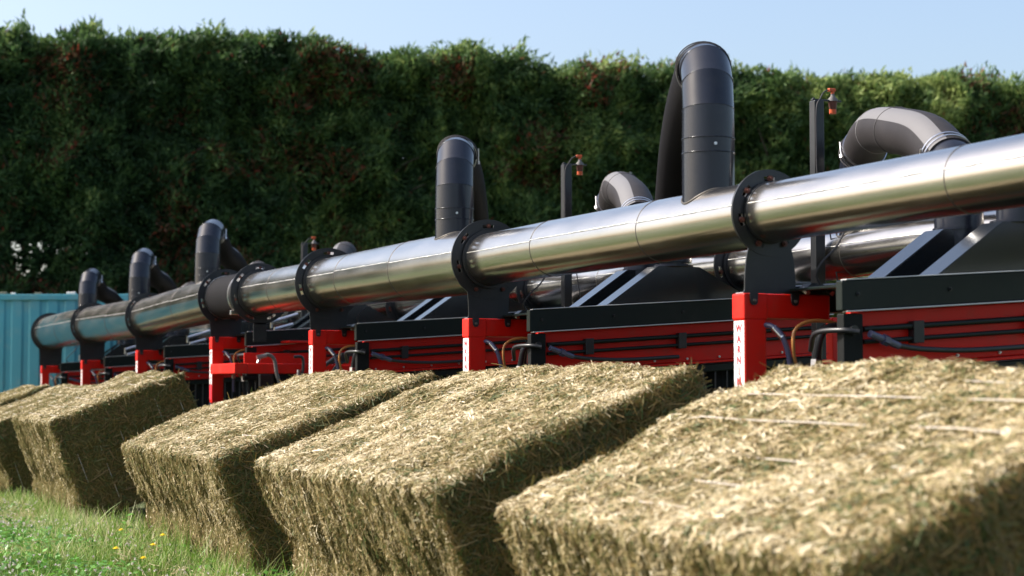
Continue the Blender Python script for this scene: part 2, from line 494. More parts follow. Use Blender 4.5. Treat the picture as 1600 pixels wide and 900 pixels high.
def bale_straw(h, seed, count, width=1.0):
    r = np.random.default_rng(seed * 11 + 1)
    areas = {('x', -1): 1.25 * h[1] * h[2], ('x', 1): 0.25 * h[1] * h[2], ('y', -1): 1.15 * h[0] * h[2], ('y', 1): 0.3 * h[0] * h[2], ('z', 1): 1.15 * h[0] * h[1]}
    tot = sum(areas.values())
    Vs, Fs, Ts, off = [], [], [], 0
    for (axn, sg), ar in areas.items():
        n = int(count * ar / tot)
        ax = 'xyz'.index(axn)
        P = (r.random((n, 3)) * 2 - 1) * np.array(h) * 1.0
        P[:, ax] = sg * h[ax]
        s, nn = bale_surf(P, h, seed)
        rnd = r.normal(size=(n, 3))
        if axn == 'x':
            rnd = rnd * np.array([0.5, 0.7, 1.2]); L = r.uniform(0.012, 0.045, n)
        elif axn == 'y':
            L = r.uniform(0.03, 0.11, n)
        else:
            rnd = rnd * np.array([0.8, 1.25, 0.6]); L = r.uniform(0.015, 0.06, n)
        long_ = r.random(n) < 0.022
        L = np.where(long_, L * 1.9, L)
        T = rnd - nn * (rnd * nn).sum(1)[:, None]
        T = norm(T)
        lift = np.abs(r.normal(0, 0.10 if axn == 'z' else 0.2, n)); lift = np.where(long_, lift + 0.10, lift)
        T = norm(T + nn * lift[:, None])
        if axn == 'x':                       # frayed fibres hang down over the side
            T[:, 2] = np.where(r.random(n) < 0.7, -np.abs(T[:, 2]), T[:, 2])
        W = norm(np.cross(T, nn) + nn * r.normal(0, 0.45, n)[:, None])
        wd = (0.0009 + 0.0026 * r.random(n) ** 2) * width
        V, F = ribbons(s - nn * 0.004 - T * (L * 0.35)[:, None], T, W, L, wd, r.normal(0, 0.45, n), nn, 0.6)
        # colour: patches of greener and browner hay, brighter stalks on top
        pt = noise(s[:, 0] * 3 + seed, s[:, 1] * 3, s[:, 2] * 3) * 0.14 + noise(s[:, 0] * 14, s[:, 1] * 14 + seed, s[:, 2] * 14) * 0.12
        t = r.beta(2.0, 1.8, n) + pt
        streak = noise(s[:, 0] * 22 + 3, s[:, 1] * 7 + seed, s[:, 2] * 0) * 0.16
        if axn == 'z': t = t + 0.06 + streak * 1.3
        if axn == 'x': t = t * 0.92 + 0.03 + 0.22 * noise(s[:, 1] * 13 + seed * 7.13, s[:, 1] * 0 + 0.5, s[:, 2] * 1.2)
        if axn == 'y': t = np.where(r.random(n) < 0.6, 0.24 + t * 0.20, t * 0.42)  # ends browner, and their shade darkened into the strand tint
        Vs.append(V); Fs.append(F + off); off += len(V); Ts.append(np.repeat(np.clip(t, 0, 1), 6))
    return np.concatenate(Vs), np.concatenate(Fs), np.concatenate(Ts)

def twine_mb(h, seed, x, drop=0.010):
    mb = MB()
    pts = []
    x = x + 0.012 * math.sin(x * 57 + seed)
    hy, hz = h[1], h[2]
    for y in np.arange(-hy, hy, 0.04): pts.append((x, y, hz))
    for z in np.arange(hz, -hz, -0.04): pts.append((x, hy, z))
    for y in np.arange(hy, -hy, -0.12): pts.append((x, y, -hz))
    for z in np.arange(-hz, hz + 0.02, 0.04): pts.append((x, -hy, z))
    s, n = bale_surf(np.array(pts) + np.array([[1e-6, 1e-6, 1e-6]]), h, seed)
    # a taut string bridges the hollows
    k = 13
    d = ((s * n).sum(1))
    sm = s + n * 0.009
    sm2 = sm.copy()
    for i in range(len(sm)):
        idx = [(i + j) % len(sm) for j in range(-k, k + 1)]
        same = [q for q in idx if abs((n[q] * n[i]).sum()) > 0.9]
        sm2[i] = sm[same].mean(0) - n[i] * drop
    mb.tube([Vector(p) for p in sm2], 0.0021, seg=5, caps=False)
    return mb

BH = (0.63, 1.2, 0.36)
def bale(y0, y1, label, seed, count, xf=2.52, tilt=20, h=None, width=1.0, mirror=False, twines=(-0.48, -0.29, -0.1, 0.1, 0.29, 0.48), group='hay bales leaning on the near side of the machine', zoff=0.0, rz=0.0):
    hh = h or (BH[0], (y1 - y0) / 2, BH[2])
    o = empty('hay_bale', (0, 0, 0), label, 'hay bale', group)
    V, F, t = bale_core(hh, seed)
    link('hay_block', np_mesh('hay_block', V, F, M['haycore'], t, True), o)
    V, F, t = bale_straw(hh, seed, count, width)
    st = link('loose_straw', np_mesh('loose_straw', V, F, M['hay'], t), o)
    st['kind'] = 'stuff'
    for x in twines:
        twine_mb(hh, seed, x, 0.007 if seed == 4 and x in (0.1, 0.29) else (0.019 if seed == 4 else 0.027 if seed in (2, 3) else 0.013)).build('twine', M['twine'], o)
    # pivot: lower front edge on the ground
    a = R(-tilt) if not mirror else R(tilt)
    px = -hh[0] if not mirror else hh[0]
    rot = Matrix.Rotation(R(rz), 4, 'Z') @ Matrix.Rotation(a, 4, 'Y')
    off = rot @ Vector((px, 0, -hh[2]))
    o.rotation_euler = rot.to_euler()
    o.location = Vector((xf, (y0 + y1) / 2, 0.0 + zoff)) - off
    return o

b4 = bale(3.46, 5.58, 'nearest hay bale, filling the lower right corner, with pale twine across its top', 4, 70000, width=1.2, tilt=23, xf=2.59)
b3 = bale(6.22, 8.72, 'pale hay bale in the middle, directly left of the nearest bale', 3, 80000, tilt=22.5, xf=2.60, zoff=0.015)
b2 = bale(9.45, 12.15, 'hay bale at centre left, nearest the gap, with a leafy weed at its foot', 2, 66000, tilt=20.5, xf=2.57, h=(0.675, 1.36, 0.36))
b1 = bale(15.15, 17.75, 'far hay bale with a tall dark shaded end above the open gap in the row', 1, 26000, width=1.3, h=(0.62, 1.2, 0.475), zoff=-0.13, tilt=21, xf=2.66)
b0 = bale(18.75, 21.1, 'second farthest near-side hay bale, cut by the left edge of the picture', 5, 14000, width=1.5, zoff=-0.13, h=(0.61, 1.17, 0.42))
bA = bale(22.1, 24.5, 'farthest near-side hay bale, only its sloping top showing in front of the teal container', 6, 9000, width=1.9, zoff=-0.13, h=(0.61, 1.2, 0.42))

# bales on the far side of the machine share one set of meshes
bb = bale(26.4, 28.8, 'far-side hay bale glimpsed low under the red drawbar in the gap', 9, 12000, xf=8.15, width=1.9, mirror=True, group='hay bales on the far side of the machine')
index_kids()
for yy, lab in ((12.4, 'far-side hay bale whose top just shows left of the tallest WARNING post'),
                (9.0, 'hay bale on the far side of the machine, hidden behind the nearest bale'),):
    c = copy_tree(bb); c.location.y = yy + 0.6; c['label'] = lab

# ------------------------------------------------------------------ machine
YN = [6.85, 10.15, 13.45, 16.75, 20.30, 23.95, 27.50]
DZ = [0, 0, 0.02, 0.045, -0.02, -0.09, -0.13]
PX = 4.2                                        # near duct line
DISC = [0.196, 0.248, 0.278, 0.275, 0.28, 0.295, 0.30]
PZ = [1.838, 1.842, 1.868, 1.90, 1.835, 1.862, 1.85]
PR = [0.145, 0.175, 0.195, 0.205, 0.225, 0.24, 0.25]  # duct radius at each plate
TILT = 0.066
HT = 1.475                                      # top of the red head

def slotted_disc(mb, cx, cz, r_in, r_out, y0, y1, nb=7, a0=91):
    """annular plate with curved bolt slots, in the xz plane"""
    n = 105
    rs = [r_in, r_out - 0.052, r_out - 0.031, r_out]
    a_at = lambda i: R(a0) + 2 * math.pi * i / n
    def slot(i):
        ph = (i % (n // nb))
        return ph <= 2 or ph >= n // nb - 3
    bm = bmesh.new()
    vv = [[bm.verts.new((cx + r * math.cos(a_at(i)), y0, cz + r * math.sin(a_at(i)))) for i in range(n)] for r in rs]
    for k in range(3):
        for i in range(n):
            if k == 1 and slot(i): continue
            j = (i + 1) % n
            bm.faces.new((vv[k][i], vv[k][j], vv[k + 1][j], vv[k + 1][i]))
    g = bmesh.ops.extrude_face_region(bm, geom=bm.faces[:])
    for e in g['geom']:
        if isinstance(e, bmesh.types.BMVert): e.co.y = y1
    bmesh.ops.recalc_face_normals(bm, faces=bm.faces[:])
    mb.bm(bm)

def bolt_mb(x, y, z, r=0.011, t=0.012):
    mb = MB()
    vs = [(x + r * math.cos(k * math.pi / 3), y - t, z + r * math.sin(k * math.pi / 3)) for k in range(6)] + [(x + r * math.cos(k * math.pi / 3), y, z + r * math.sin(k * math.pi / 3)) for k in range(6)]
    mb.add(vs, [tuple(range(6))] + [(k, k + 6, (k + 1) % 6 + 6, (k + 1) % 6) for k in range(6)])
    mb.tube([(x, y - t - 0.008, z), (x, y, z)], r * 0.5, seg=8)
    return mb

def duct_plate(parent, cx, cz, r_out, r_in, x0, x1, zt, yo=0.0, bolts=True):
    """carrier plate: slotted disc + flared neck + two tabs bolted over the red head. Local y0 = front of head."""
    mb = MB()
    slotted_disc(mb, cx, cz, r_in, r_out, yo - 0.016, yo - 0.004)
    hw = max(0.155, r_out * 0.62)
    xc = (x0 + x1) / 2
    lft, rgt = [], []
    # from disc tangent down to base, concave
    a_s = 205
    pts = []
    for k in range(7):                       # along disc lower left from 205 deg to neck
        a = R(a_s + k * 5)
        pts.append((cx + (r_out - 0.001) * math.cos(a), cz + (r_out - 0.001) * math.sin(a)))
    zb = zt
    last = pts[-1]
    lx = xc - hw
    for k in range(1, 6):
        t = k / 5
        pts.append(((1 - t) ** 2 * last[0] + 2 * t * (1 - t) * lx + t * t * lx, (1 - t) ** 2 * last[1] + 2 * t * (1 - t) * (last[1] - 0.07) + t * t * (zb + 0.015)))
    left = pts + [(x0, zb)]
    right = [(2 * xc - (2 * xc - 2 * cx) - (p[0] - cx) + 0, p[1]) for p in pts]   # mirror about cx
    right = right[::-1]
    base_r = [(x1, zb)]
    tab_w, tab_h = 0.042, 0.052
    def tab(xa): return [(xa, zb), (xa + 0.003, zb - tab_h + 0.01), (xa + 0.012, zb - tab_h), (xa + tab_w - 0.012, zb - tab_h), (xa + tab_w - 0.003, zb - tab_h + 0.01), (xa + tab_w, zb)]
    outline = left + tab(x0 + 0.035) + tab(x1 - 0.075) + base_r + right
    mb.prism(outline, yo - 0.013, yo - 0.006)
    pl = mb.build('duct_plate', M['paint'], parent)
    if bolts:
        for k in range(7):
            a = R(91 + 360 / 7 * k)
            rr = r_out - 0.041
            bolt_mb(cx + rr * math.cos(a), yo - 0.016, cz + rr * math.sin(a), 0.014).build('bolt', M['bolt'], pl)
        for xa in (x0 + 0.056, x1 - 0.054):
            bolt_mb(xa, yo - 0.013, zb - 0.033, 0.009, 0.008).build('bolt', M['seam'], pl)
    return pl

def letters_mesh(txt, size, mat_):
    cu = bpy.data.curves.new('letters', 'FONT')
    cu.body = txt; cu.size = size; cu.align_x = 'CENTER'; cu.extrude = 0.0004; cu.resolution_u = 3
    cu.space_line = 0.99; cu.offset = 0.0020
    o = bpy.data.objects.new('tmp', cu); C.objects.link(o)
    dg = bpy.context.evaluated_depsgraph_get()
    me = bpy.data.meshes.new_from_object(o.evaluated_get(dg))
    C.objects.unlink(o); bpy.data.objects.remove(o)
    me.materials.clear(); me.materials.append(mat_)
    return me
LET = letters_mesh('W\nA\nR\nN\nI\nN\nG', 0.048, M['print'])

X0 = 4.075 - PX                                 # local x of the post's left face (origin x = PX)
def make_station():
    """one drying station; origin at (PX, post front, ground)"""
    global TX
    t = empty('drying_station', (PX, YN[0], 0), 'x', 'hay dryer', 'red and black drying stations of the machine')
    x0 = X0
    mb = MB(); mb.box(x0, x0 + 0.112, 0.0, 0.10, 0.0, HT - 0.112, 0.007); mb.build('post', M['red'], t)
    mb = MB(); mb.box(x0 - 0.006, x0 + 0.118, -0.003, 0.106, HT - 0.118, HT + 0.001, 0.008)
    mb.box(x0 + 0.1, x0 + 0.45, 0.001, 0.098, HT - 0.112, HT, 0.008); mb.build('post_head', M['red'], t)
    mb = MB(); mb.box(x0 + 0.005, x0 + 0.06, 0.01, 0.09, HT, HT + 0.006, 0.002); mb.build('end_cap', M['zinc'], t)
    st = MB(); st.box(x0 - 0.0022, x0 - 0.0002, 0.006, 0.094, HT - 0.455, HT - 0.122, 0.0005, seg=1)
    s = st.build('warning_sticker', M['white'], t)
    l = link('lettering', LET, s)
    l.rotation_euler = (R(90), 0, R(-90)); l.location = (x0 - 0.0030, 0.05, HT - 0.172)
    st = MB(); st.box(x0 - 0.0022, x0 - 0.0002, 0.006, 0.094, HT - 0.60, HT - 0.46, 0.0005, seg=1)
    st.build('red_band', M['print'], t)
    st = MB()
    for k in range(4): st.box(x0 - 0.0022, x0 - 0.0002, 0.006, 0.094, HT - 0.655 - 0.04 * k, HT - 0.625 - 0.04 * k, 0.0005, seg=1)
    st.build('black_band', M['blackprint'], t)
    # cross beam (C-channel) on the camera side, tilting up to the right
    TX = 4.28 - PX
    bx0, bx1 = 4.28 - PX, 6.42 - PX
    for yb, nm in ((-0.46, 'cross_beam'), (0.30, 'cross_beam')):
        mb = MB(); mb.box(bx0, bx1, yb, yb + 0.05, 1.382, 1.512, 0.006, TILT)
        mb.build(nm, M['darkgreen'], t)
        mb = MB(); mb.box(bx0 + 0.02, bx1, yb - 0.010, yb + 0.03, 1.3755, 1.3815, 0.001, TILT, 1); mb.build('edge_strip', M['strip'], t)  # added strip: painted highlight along the lower edge
        mb = MB(); mb.box(bx0 + 0.02, bx1, yb - 0.006, yb + 0.04, 1.5125, 1.5175, 0.001, TILT, 1); mb.build('edge_strip', M['strip'], t)  # added strip: painted highlight along the upper edge
    mb = MB(); mb.box(bx0 + 0.02, bx1 - 0.02, -0.41, 0.30, 1.485, 1.497, 0.002, TILT); mb.build('deck_plate', M['darkgreen'], t)
    # red rail with hydraulic rods
    rx0, rx1 = 4.36 - PX, 6.40 - PX
    mb = MB(); mb.box(rx0, rx1, -0.40, -0.36, 1.135, 1.374, 0.006, TILT)
    mb.box(rx0, rx1, -0.43, -0.34, 1.120, 1.134, 0.003, TILT); mb.build('red_rail', M['red'], t)
    for zz, rr in ((1.298, 0.013), (1.243, 0.011)):
        mb = MB(); mb.tube([(rx0 + 0.05, -0.425, zz + TILT * 0.13), (rx1 - 0.02, -0.425, zz + TILT * (rx1 - TX))], rr, 10); mb.build('hydraulic_rod', M['darkgreen'], t)
    for k in range(9):
        xx = 4.46 + 0.23 * k
        bolt_mb(xx - PX, -0.40, 1.155 + TILT * (xx - 4.28), 0.008, 0.006).build('rail_bolt', M['zinc'], t)
    for k in range(5):
        xx = 4.36 + 0.48 * k
        bolt_mb(xx - PX, -0.46, 1.45 + TILT * (xx - 4.28), 0.010, 0.007).build('beam_bolt', M['paint'], t)
    for xb in (4.66, 5.30, 5.86):
        mb = MB(); mb.box(xb - PX, xb + 0.055 - PX, -0.445, -0.40, 1.222, 1.320, 0.003, TILT); mb.build('rod_clamp', M['paint'], t)
    mb = MB()
    mb.box(rx0, rx1, -0.40, -0.33, 1.064, 1.114, 0.006, TILT); mb.build('lower_rail', M['darkgreen'], t)
    for k in range(24):
        mb = MB(); xx = 4.40 + 0.085 * k - PX; zt = 1.066 + TILT * (xx - TX)
        mb.tube([(xx, -0.385, zt), (xx, -0.385, zt - 0.34), (xx, -0.385, zt - 0.38)], [0.007, 0.007, 0.001], 6); mb.build('steam_spike', M['spike'], t)
    mb = MB()
    n = 40
    vs, fs = [], []
    for i in range(n + 1):
        x = rx0 + (rx1 - rx0) * i / n
        yy = -0.30 + 0.012 * math.sin(i * 1.9)
        vs += [(x, yy, 0.12), (x, yy, 1.12 + TILT * (x - TX)), (x, yy + 0.006, 1.12 + TILT * (x - TX)), (x, yy + 0.006, 0.12)]
    for i in range(n):
        for j in range(4): fs.append((i * 4 + j, i * 4 + (j + 1) % 4, i * 4 + 4 + (j + 1) % 4, i * 4 + 4 + j))
    mb.add(vs, fs); mb.build('rubber_skirt', M['void'], t)  # dark sheet added so the space behind the spikes reads as shade
    # pivot block under the beam's left end, behind the head
    mb = MB(); mb.box(4.29 - PX, 4.39 - PX, -0.455, -0.40, 1.10, 1.372, 0.006)
    mb.box(4.27 - PX, 4.42 - PX, -0.465, -0.39, 1.06, 1.10, 0.006)
    mb.tube([(4.34 - PX, -0.43, 0.92), (4.34 - PX, -0.43, 1.06)], 0.03, 12); mb.build('pivot_block', M['void'], t)
    mb = MB(); mb.tube([(4.335 - PX, -0.472, 1.30), (4.335 - PX, -0.45, 1.30)], 0.022, 10); mb.build('pivot_pin', M['paint'], t)
    # far legs
    for xl in (6.30, 6.72):
        mb = MB(); mb.box(xl - PX, xl + 0.1 - PX, 0.0, 0.10, 0.0, 1.52, 0.006); mb.build('post', M['red'], t)
    mb = MB(); mb.box(5.95 - PX, 6.38 - PX, 0.105, 0.19, 1.47, 1.58, 0.006); mb.build('far_head', M['red'], t)
    # lift arms under the bale
    for yy in (0.25, 0.75):
        mb = MB(); mb.tube([(x0 + 0.05, yy, 0.46), (3.45 - PX, yy, 0.26), (2.75 - PX, yy, 0.035)], [0.03, 0.028, 0.01], 6); mb.build('lift_arm', M['red'], t)
    mb = MB(); mb.box(x0, x0 + 0.1, 0.10, 0.85, 0.42, 0.50, 0.006); mb.build('arm_bar', M['red'], t)
    # two trapezoid plenums with sloping shoulders, and their round stubs
    for yy in (-0.40, 0.03):
        cx = 5.33 - PX; zb = 1.50 + TILT * (cx - TX)
        w2, w1, hh = 0.54, 0.145, 0.235
        ol = [(cx - w2, zb - w2 * TILT - 0.004), (cx + w2, zb + w2 * TILT - 0.004), (cx + w1, zb + hh), (cx - w1, zb + hh)]
        mb = MB(); mb.prism([ol[0], ol[3], ol[2], ol[1]], yy, yy + 0.155)
        pl = mb.build('plenum', M['plenum'], t)
        me = pl.data
        bm = bmesh.new(); bm.from_mesh(me); bmesh.ops.bevel(bm, geom=bm.edges[:], offset=0.004, segments=2, affect='EDGES')
        bmesh.ops.recalc_face_normals(bm, faces=bm.faces[:]); bm.to_mesh(me); bm.free()
        mb = MB(); mb.band((cx, yy + 0.078, zb + hh + 0.006), (0, 0, 1), 0.09, 0.125, 0.012)
        mb.tube([(cx, yy + 0.078, zb + hh), (cx, yy + 0.078, zb + hh + 0.14)], 0.096, 28)
        mb.build('stub', M['riser'], pl)
    # hydraulic hoses between post and pivot
    def hose(name, pts, r, m, seg=8):
        mb = MB(); mb.tube(spline([(x - PX, y, z) for x, y, z in pts], 6), r, seg); return mb.build(name, m, t)
    hose('orange_hose', [(4.55, -0.1, 1.33), (4.42, -0.1, 1.352), (4.33, -0.1, 1.345), (4.272, -0.1, 1.31), (4.262, -0.1, 1.25), (4.285, -0.08, 1.17), (4.34, -0.06, 1.09)], 0.0085, M['orangehose'])
    hose('hydraulic_hose', [(4.55, -0.12, 1.30), (4.46, -0.14, 1.325), (4.39, -0.14, 1.30), (4.37, -0.12, 1.20), (4.36, -0.1, 1.05), (4.38, -0.1, 0.9)], 0.019, M['blackhose'])
    hose('hydraulic_hose', [(4.50, -0.05, 1.33), (4.44, -0.06, 1.31), (4.42, -0.06, 1.2), (4.44, -0.05, 1.0), (4.5, -0.05, 0.85)], 0.016, M['blackhose'])
    hose('sleeved_hose', [(4.165, 0.05, 1.335), (4.195, -0.02, 1.33), (4.225, -0.06, 1.29), (4.25, -0.07, 1.22), (4.265, -0.07, 1.13), (4.27, -0.07, 0.95)], 0.013, M['bluehose'])
    mb = MB(); mb.tube([(4.205 - PX, -0.03, 1.322), (4.232 - PX, -0.062, 1.277)], 0.0175, 8); mb.build('hose_fitting', M['zinc'], t)
    mb = MB(); mb.tube([(4.262 - PX, -0.07, 1.15), (4.268 - PX, -0.07, 1.08)], 0.019, 6, smooth=False); mb.build('hose_nut', M['zinc'], t)
    mb = MB(); mb.tube([(4.365 - PX, -0.12, 1.18), (4.362 - PX, -0.12, 1.12)], 0.024, 6, smooth=False); mb.build('hose_fitting', M['zinc'], t)
    mb = MB(); mb.tube([(4.36 - PX, -0.12, 1.10), (4.36 - PX, -0.12, 1.05)], 0.03, 6, smooth=False); mb.build('hose_nut', M['zinc'], t)
    mb = MB(); mb.tube([(4.44 - PX, -0.1, 1.12), (4.44 - PX, -0.1, 1.09)], 0.022, 6, smooth=False); mb.build('hose_fitting', M['zinc'], t)
    mb = MB(); mb.tube([(4.40 - PX, -0.49, 1.285), (4.56 - PX, -0.47, 1.235)], 0.017, 10); mb.tube([(4.47 - PX, -0.482, 1.263), (4.50 - PX, -0.478, 1.254)], 0.024, 6, smooth=False)
    mb.build('cylinder_fitting', M['bluehose'], t)
    hose('hydraulic_hose', [(4.56, -0.47, 1.235), (4.70, -0.46, 1.222), (4.95, -0.45, 1.22), (5.3, -0.44, 1.24)], 0.012, M['blackhose'])
    hose('hydraulic_hose', [(4.34, -0.50, 1.29), (4.28, -0.45, 1.30), (4.25, -0.3, 1.29), (4.30, -0.18, 1.22)], 0.012, M['blackhose'])
    mb = MB(); mb.box(4.43 - PX, 4.455 - PX, -0.15, -0.05, 1.16, 1.18, 0.003); mb.build('valve_handle', M['red'], t)
    mb = MB(); mb.prism([(4.40 - PX, 1.477), (4.54 - PX, 1.477), (4.52 - PX, 1.515), (4.49 - PX, 1.53), (4.44 - PX, 1.53), (4.415 - PX, 1.51)], 0.02, 0.09); mb.build('motor_cover', M['paint'], t)
    for xa in (4.40, 4.53):
        mb = MB(); mb.tube([(xa - PX, -0.01, 1.482), (xa - PX, 0.03, 1.50)], 0.012, 6, smooth=False); mb.build('hose_nut', M['zinc'], t)
    hose('signal_cable', [(4.47, 0.0, 1.52), (4.43, -0.03, 1.57), (4.47, -0.03, 1.63), (4.55, -0.02, 1.70), (4.62, 0.0, 1.80)], 0.005, M['cable'])
    for k, (xa, za, xb, zb_) in enumerate(((4.60, 1.62, 4.86, 1.70), (4.62, 1.55, 4.80, 1.60))):
        mb = MB(); mb.tube([(xa - PX, -0.2 - 0.05 * k, za), (xb - PX, -0.2 - 0.05 * k, zb_)], 0.016, 8); mb.tube([(xa - PX, -0.2 - 0.05 * k, za - 0.06), (xa - PX, -0.2 - 0.05 * k, za + 0.02)], 0.012, 6); mb.build('hydraulic_ram', M['zinc'], t)
    # control valve cluster under the beam end
    mb = MB(); mb.box(4.40 - PX, 4.52 - PX, -0.36, -0.28, 1.14, 1.26, 0.008); mb.build('valve_body', M['void'], t)
    return t

stations = []
st0 = make_station()
index_kids()
SL = ['nearest red and black drying station, tallest WARNING post, at right of centre',
      'drying station with the WARNING post rising behind the middle hay bale',
      'drying station with the red WARNING post between the coupling flanges and the middle bale',
      'drying station at the open gap, its red post standing bare down to the hay',
      'drying station behind the far bale top, third red post from the left',
      'drying station with the second red post from the left',
      'last drying station, with the farthest and smallest red post']
stations.append(st0)
st0['label'] = SL[0]
for n in range(1, 7):
    c = copy_tree(st0); c.location = (PX, YN[n], DZ[n]); c['label'] = SL[n]; stations.append(c)
for o in [c for c in C.objects if c.parent in stations[:3] and c.name.split('.')[0] == 'hydraulic_ram']:
    bpy.data.objects.remove(o)
for o in [c for c in C.objects if c.parent == stations[2] and c.name.split('.')[0] in ('lift_arm', 'arm_bar')]:
    bpy.data.objects.remove(o)
for n, t in enumerate(stations):
    duct_plate(t, 0.0, PZ[n] - DZ[n], DISC[n], PR[n] - 0.012, 4.06 - PX, 4.385 - PX, HT)
    duct_plate(t, 6.1 - PX, 1.86 - DZ[n], 0.24, 0.14, 5.97 - PX, 6.30 - PX, 1.58, yo=0.105)
    if n in (1, 4):
        v = MB(); v.tube([(4.50 - PX, -0.1, 1.10), (4.58 - PX, -0.1, 1.10)], 0.02, 8); v.build('yellow_connector', M['yellow'], t)

# ---- near duct: one thing per length between plates
def duct(name, x, segs, y_end, label, group, riser=None, rz=0, riser_r=0.126, mats='steel', origin_y=None):
    """segs: list of (y, radius, z); first/last carry flanges"""
    oy = segs[0][0]
    t = empty(name, (x, oy, 0), label, 'duct pipe', group)
    pts = [(0, y - oy, z) for y, r, z in segs]; rs = [r for y, r, z in segs]
    mb = MB(); mb.tube(pts, rs, 64, caps=False); p = mb.build('pipe', M[mats], t)
    # longitudinal weld bead on the camera side (broken where a joint falls)
    rnd = random.Random(int(oy * 10))
    for i in range(len(segs) - 1):
        (ya, ra, za), (yb, rb, zb) = segs[i], segs[i + 1]
        a = R([13, 15, 12, 16][i % 4])
        m = max(6, int((yb - ya) / 0.05)); q = []
        for k in range(m + 1):
            s = k / m; r = ra + (rb - ra) * s + 0.0005 + rnd.uniform(-0.0006, 0.0008)
            q.append((-math.cos(a) * r, ya + (yb - ya) * s - oy, za + (zb - za) * s + math.sin(a) * r + rnd.uniform(-0.0008, 0.0008)))
        mb = MB(); mb.tube(q, [0.0036 * rnd.uniform(0.45, 1.3) for _ in q], 6); mb.build('weld_bead', M['weld'], p)
    for (y, r, z) in segs[1:-1]:
        mb = MB(); mb.ring((0, y - oy, z), (0, 1, 0), r, 0.0026, 64, 5); mb.build('joint_ring', M['seam'], p)
    for (y, r, z), s in ((segs[0], 1), (segs[-1], -1)):
        mb = MB(); mb.band((0, y - oy + s * 0.012, z), (0, 1, 0), r - 0.001, r + (0.004 if s == 1 else 0.006 if segs[0][0] < 3 else 0.022), 0.012, 64)
        mb.ring((0, y - oy + s * 0.021, z), (0, 1, 0), r + 0.001, 0.0035, 64, 6)
        f = mb.build('flange', M['paint'], t)
    return t

ND = 'steel duct pipes along the near side of the machine'
dN = duct('duct_pipe', PX, [(2.6, .128, 1.838), (5.40, .130, 1.838), (6.83, .134, 1.838)], 0, 'nearest steel duct pipe, running out of the right edge above the nearest bale', ND)
d0 = duct('duct_pipe', PX, [(6.86, .153, PZ[0]), (7.85, .156, PZ[0]), (9.15, .160, 1.842), (10.13, .160, PZ[1])], 0, 'steel duct pipe carrying the tallest riser, over the middle hay bale', ND)
d1 = duct('duct_pipe', PX, [(10.16, .205, PZ[1]), (11.45, .205, 1.85), (12.7, .197, 1.862), (13.43, .195, PZ[2])], 0, 'steel duct pipe with the second tallest riser, left of the middle plate', ND)
d2 = duct('duct_pipe', PX, [(13.46, .190, PZ[2]), (14.6, .190, 1.875), (15.48, .190, 1.88)], 0, 'short steel duct pipe between the rubber coupling and the third plate', ND)
d3 = duct('duct_pipe', PX, [(16.79, .215, PZ[3]), (18.2, .218, 1.875), (20.28, .218, PZ[4])], 0, 'steel duct pipe with a riser just left of the rubber coupling', ND)
d4 = duct('duct_pipe', PX, [(20.31, .232, PZ[4]), (21.8, .235, 1.845), (23.93, .235, PZ[5])], 0, 'steel duct pipe with the second riser from the left', ND)
d5 = duct('duct_pipe', PX, [(23.96, .248, PZ[5]), (25.6, .250, 1.857), (27.48, .250, PZ[6])], 0, 'farthest steel duct pipe with the leftmost and smallest riser', ND)

# rubber coupling in the gap
t = empty('rubber_coupling', (PX, 15.5, 0), 'dark rubber coupling sleeve with clamps joining two steel ducts', 'coupling')
mb = MB(); mb.tube([(0, 0.02, 1.88), (0, 0.10, 1.88), (0, .45, 1.884), (0, 0.9, 1.893), (0, 1.25, 1.90)], [.204, .206, .212, .210, .205], 48, caps=False); mb.build('sleeve', M['rubber_dark'], t)
for k, y in enumerate((0.07, 0.13, 0.19, 0.25)):
    mb = MB(); mb.ring((0, y, 1.88), (0, 1, 0), .208, 0.011, 48, 6); mb.build('rib', M['blackhose'], t)
mb = MB(); mb.band((0, 0.32, 1.882), (0, 1, 0), .209, .216, 0.04, 48); mb.box(-0.19, -0.12, 0.30, 0.34, 1.70, 1.74, 0.004); mb.build('clamp_band', M['zinc'], t)
mb = MB(); mb.band((0, 1.21, 1.90), (0, 1, 0), .206, .210, 0.008, 48); mb.build('clamp_band', M['zinc'], t)
mb = MB(); slotted_disc(mb, 0, 1.88, 0.17, 0.275, -0.012, 0.0); sl = mb.build('end_plate', M['paint'], t)
for k in range(7):
    a = R(91 + 360 / 7 * k); bolt_mb(0.234 * math.cos(a), -0.012, 1.88 + 0.234 * math.sin(a), 0.013).build('bolt', M['bolt'], sl)
mb = MB(); mb.tube([(0.02, -0.02, 2.10), (0.02, 0.15, 2.12), (0.02, 0.33, 2.105)], 0.006, 6); mb.build('tie_rod', M['zinc'], t)
# support of the end plate
mb = MB(); mb.box(-0.06, 0.06, -0.012, 0.0, 1.45, 1.62, 0.002); mb.build('plate_leg', M['paint'], t)

